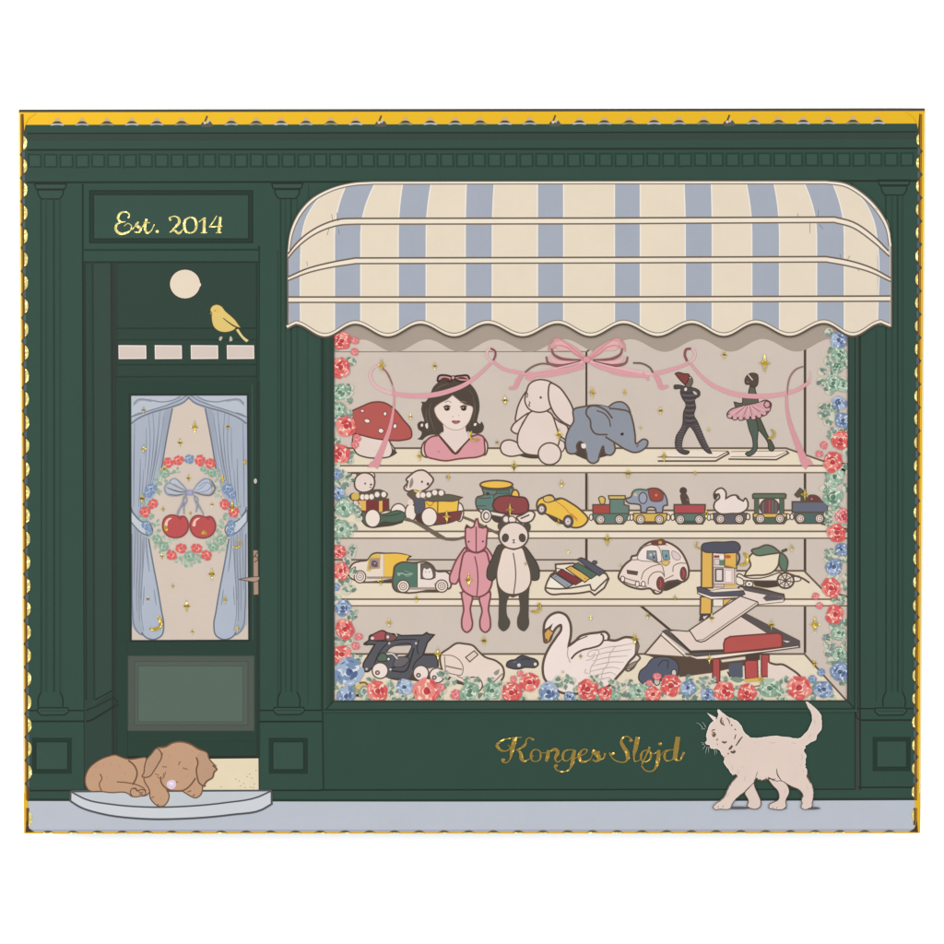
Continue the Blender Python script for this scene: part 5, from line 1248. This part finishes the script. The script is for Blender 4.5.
def star(x, y, s, lvl, where, i):
    p = Part('star', lvl, 'tiny gold four-pointed star on the %s' % where, group='gold foil stars')
    a = .17 * s
    p.F_([(x, y - s, 1), (x + a, y - a, 1), (x + s * .62, y, 1), (x + a, y + a, 1), (x, y + s, 1), (x - a, y + a, 1), (x - s * .62, y, 1), (x - a, y - a, 1)], 'goldstar')
    if s > 3:
        p.F_([(x - s * .5, y, 1), (x, y - s * .22, 1), (x + s * .5, y, 1), (x, y + s * .24, 1)], GOLDDK if i % 3 else GOLD)  # dark centre: the foil's dark reflection laid in as a darker colour
    if s > 6:
        for u in (45, 135, 225, 315):
            c_, s_ = math.cos(math.radians(u)), math.sin(math.radians(u))
            p.L([(x, y), (x + s * .34 * c_, y + s * .34 * s_)], [.9, .2], GOLD)
for i, (x, y, s) in enumerate(ST): star(x, y, s, 22, 'display window', i)
for i, (x, y, s) in enumerate(STD): star(x, y, s, 14, 'door window', i)
def moon(x, y, r_, rot, lvl=22):
    p = Part('moon', lvl, 'tiny gold crescent moon', group='gold foil moons')
    q = []
    for k in range(11):
        a = math.radians(rot - 100 + 20 * k); q.append((x + r_ * math.cos(a), y + r_ * math.sin(a), k in (0, 10)))
    for k in range(9, 0, -1):
        a = math.radians(rot - 100 + 20 * k); q.append((x + r_ * .62 * math.cos(a) + r_ * -.02 , y + r_ * .62 * math.sin(a)))
    p.F_(q, GOLD); p.L([(x + r_ * .93 * math.cos(math.radians(rot + t)), y + r_ * .93 * math.sin(math.radians(rot + t))) for t in (-70, -30, 10, 50, 80)], [.3, .8, .3], 'goldstar')
moon(770, 434, 5.2, 20); moon(475, 435.5, 6, 140); moon(535, 607, 6.2, 40); moon(742, 559, 7, 20); moon(699, 545, 4, 150)
moon(154.5, 623, 8, 35, 14); moon(236, 543.5, 5, 40, 14)

# ------------------------------------------------------------ frame of the display window over everything shown inside it
fr = Part('window_frame', 24, 'dark green frame of the display window')
V()
fr.H('322,322! 858,322! 857,712! 322.6,712!', ['333,322.5! 848.6,322.5! 848,701.2! 333.2,701.4!'], (58, 83, 72))
fr.F_('322.8,330! 332.9,330! 333.1,701.6! 327,706!', (52, 70, 61)); fr.L('333.2,330 333.4,701.4 848,701.2 848.8,330', 1.5, (58, 68, 62), smooth=False)
fr.L('322.6,330 322.8,709.8 854.6,708.8 855,330', 1.3, (44, 62, 53), smooth=False); fr.L('848.2,701.4 854.4,708.6', 1.0, GL, smooth=False); fr.L('333.2,701.6 326,709', 1.0, GL, smooth=False); fr.L('327.6,330 327.8,705', 3.0, (58, 74, 66), smooth=False)
fr.L('851.8,330 851.6,704', 2.0, (56, 78, 68), smooth=False)

# ------------------------------------------------------------ awning
aw = Part('awning', 26, 'cream and blue striped awning with scalloped lower edge')
V()
cr = [294.6, 355.2, 420.4, 487.7, 557.6, 623.5, 691.9, 755.6, 824.0, 881.7]
def wave(x):
    """lower edge of the valance"""
    if x <= cr[0]: return 325 + (cr[0] - x) * .55
    if x >= cr[-1]: return 324 + (x - cr[-1]) * .42
    for a, b in zip(cr, cr[1:]):
        if a <= x <= b:
            return 331 - 6.4 * math.cos(2 * math.pi * (x - a) / (b - a)) - (x - 290) * .0016
edge = [(x, wave(x)) for x in [287 + i * 3.0 for i in range(202)] if x <= 891.2] 
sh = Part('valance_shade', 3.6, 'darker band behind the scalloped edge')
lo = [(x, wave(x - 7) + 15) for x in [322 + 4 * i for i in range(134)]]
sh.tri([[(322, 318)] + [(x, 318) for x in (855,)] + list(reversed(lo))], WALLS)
top = curve(parse('287.8,327! 287.6,254! 290.5,232 297,216 310,200 330,189 352,183 372,181.6! 600,181.2! 826,180.8! 845,183 864,194 878,208 888,226 891.4,246! 891.6,327!'), False, True)
aw.tri([top + list(reversed(edge[1:-1]))], CREAM)
def clipx(x0, x1): return [(x, wave(x) - 2) for x in [x0 + (x1 - x0) * i / 8 for i in range(9)]]
def stripe(tl, tr, bl, br, cl=0, crr=0):
    """tl/tr at the crown, bl/br where the cloth hangs straight"""
    L_ = [(tl[0], tl[1])] + [(tl[0] + (bl - tl[0]) * (1 - (1 - t) ** 2), tl[1] + (236 - tl[1]) * t) for t in (.2, .4, .6, .8, 1)]
    R_ = [(tr[0], tr[1])] + [(tr[0] + (br - tr[0]) * (1 - (1 - t) ** 2), tr[1] + (236 - tr[1]) * t) for t in (.2, .4, .6, .8, 1)]
    poly = L_ + clipx(bl, br) + list(reversed(R_))
    aw.tri([poly], BLUE)
    for q in (L_, R_):
        aw.ribbon(q + [(q[-1][0], wave(q[-1][0]) - 2)], 1.3, (240, 230, 214))
stripe((345.6, 186), (374.5, 184.6), 334.4, 360.8)
stripe((402.4, 184.4), (431, 184.4), 398.2, 426.2)
stripe((466.2, 184.3), (494.2, 184.3), 465.2, 492.3)
stripe((537.4, 184.2), (563.6, 184.2), 537.4, 563.7)
stripe((614.4, 184.1), (640.3, 184.1), 614.4, 640.4)
stripe((684.0, 184), (711.4, 184), 685.2, 712.3)
stripe((746.4, 184), (774.2, 184), 751.8, 779.6)
stripe((804.6, 184.2), (833.4, 184.6), 816.6, 844.4)
aw.tri([curve(parse('289,252 292,234 299,217 311,203 322,194.6! 313,206 306,219 301.6,236! 300.4,260! 300.4,325! 289,327!'), True, True)], BLUE)
aw.tri([curve(parse('858,193.4! 872,206 881,220 888,236 890,252! 890.4,325! 877.6,325! 877.4,240! 874,222 867,206'), True, True)], BLUE)
aw.L('300.6,325 300.6,262 302,236 306,219 313,206 322,194.6', 1.2, (240, 230, 214)); aw.L('877.4,325 877.4,242 874,222 867,206 858,193.6', 1.2, (240, 230, 214))
# piping over the crown
aw.ribbon(top, 1.2, (112, 98, 84))
inn = curve(parse('289.8,250! 292.6,234 299.4,218 312,202.6 331,191.4 352,185.8 373,184.2! 600,183.8! 826,183.8! 844,186.4 862,197 875.6,211 885.6,228 889,246!'), False, True)
aw.ribbon(curve(parse('288.8,252! 291.4,233 298,217 311,201.2 330.6,190 352,184.4 372.6,183! 600,182.6! 826,182.4! 844.6,184.8 863,195.6 877,209.6 887,227 890.4,246!'), False, True), 2.0, (242, 232, 216))
aw.ribbon(inn, 1.1, (134, 116, 98))
def rail(up, dn, lab):
    r_ = aw.sub('awning_rib', lab, group='cream ribs of the awning')
    a = curve(parse(up), False, True); b = curve(parse(dn), False, True)
    r_.tri([a + list(reversed(b))], (238, 226, 205))
    r_.ribbon(a, 1.3, (116, 98, 82)); r_.ribbon(b, 1.2, (124, 106, 90))
rail('288,254 294,246 303,237 321,225.4 341,219 356,218.4! 600,218! 834.6,217! 853,222 873,235.4 888.6,251', '288,258.4 295,250 304,241.6 322,230.6 341,225 356,224.2! 600,223.8! 834,222.4! 852,227.4 872,241 889.6,256.6', 'topmost rib')
rail('288,277 306,269 330,262.6 355,258! 600,257.4! 826,256.6! 848,260.4 872,268 890.6,278', '288,280.6 306,273.4 331,267.4 356,263.6! 600,263! 826,262! 848,266 872,272.8 890.6,281.6', 'middle rib')
rail('288.4,297! 600,297! 890.4,296!', '288.4,302.4! 600,302.2! 890.2,301.2!', 'lowest rib')
vt_ = aw.sub('valance_trim', 'cream piping along the scalloped edge')
vt_.ribbon([(x, y - 2.0) for x, y in edge], 3.6, (238, 226, 205)); vt_.ribbon([(x, y - 3.9) for x, y in edge], .9, (134, 116, 98)); vt_.ribbon(edge, 1.5, (98, 84, 70))
V(240, 95, 240)
sf = aw.sub('scuff_marks', 'tiny creases in the printed card')
for st in ('360,470 366,500', '342,552 352,520', '380,462 386,500', '388,528 390,548', '262,655 266,672'): sf.L(st, [.4, .8, .3], (110, 96, 82))
V(700, 95, 240)
for st in ('466,452 464,478', '432,505 433,545', '470,510 484,528', '384,465 386,478', '550,625 554,640', '590,632 580,648', '620,684 626,694'): sf.L(st, [.4, .8, .3], (110, 96, 82))
for st in ('735,490 745,520', '744,535 750,550', '690,445 700,455'): sf.L(st, [.6, 1.0, .4], (150, 146, 134))
V()

# ------------------------------------------------------------ link everything under the box
for p in ALL:
    p.build()
for p in ALL:
    p.ob.parent = p.parent.ob if p.parent else BOX
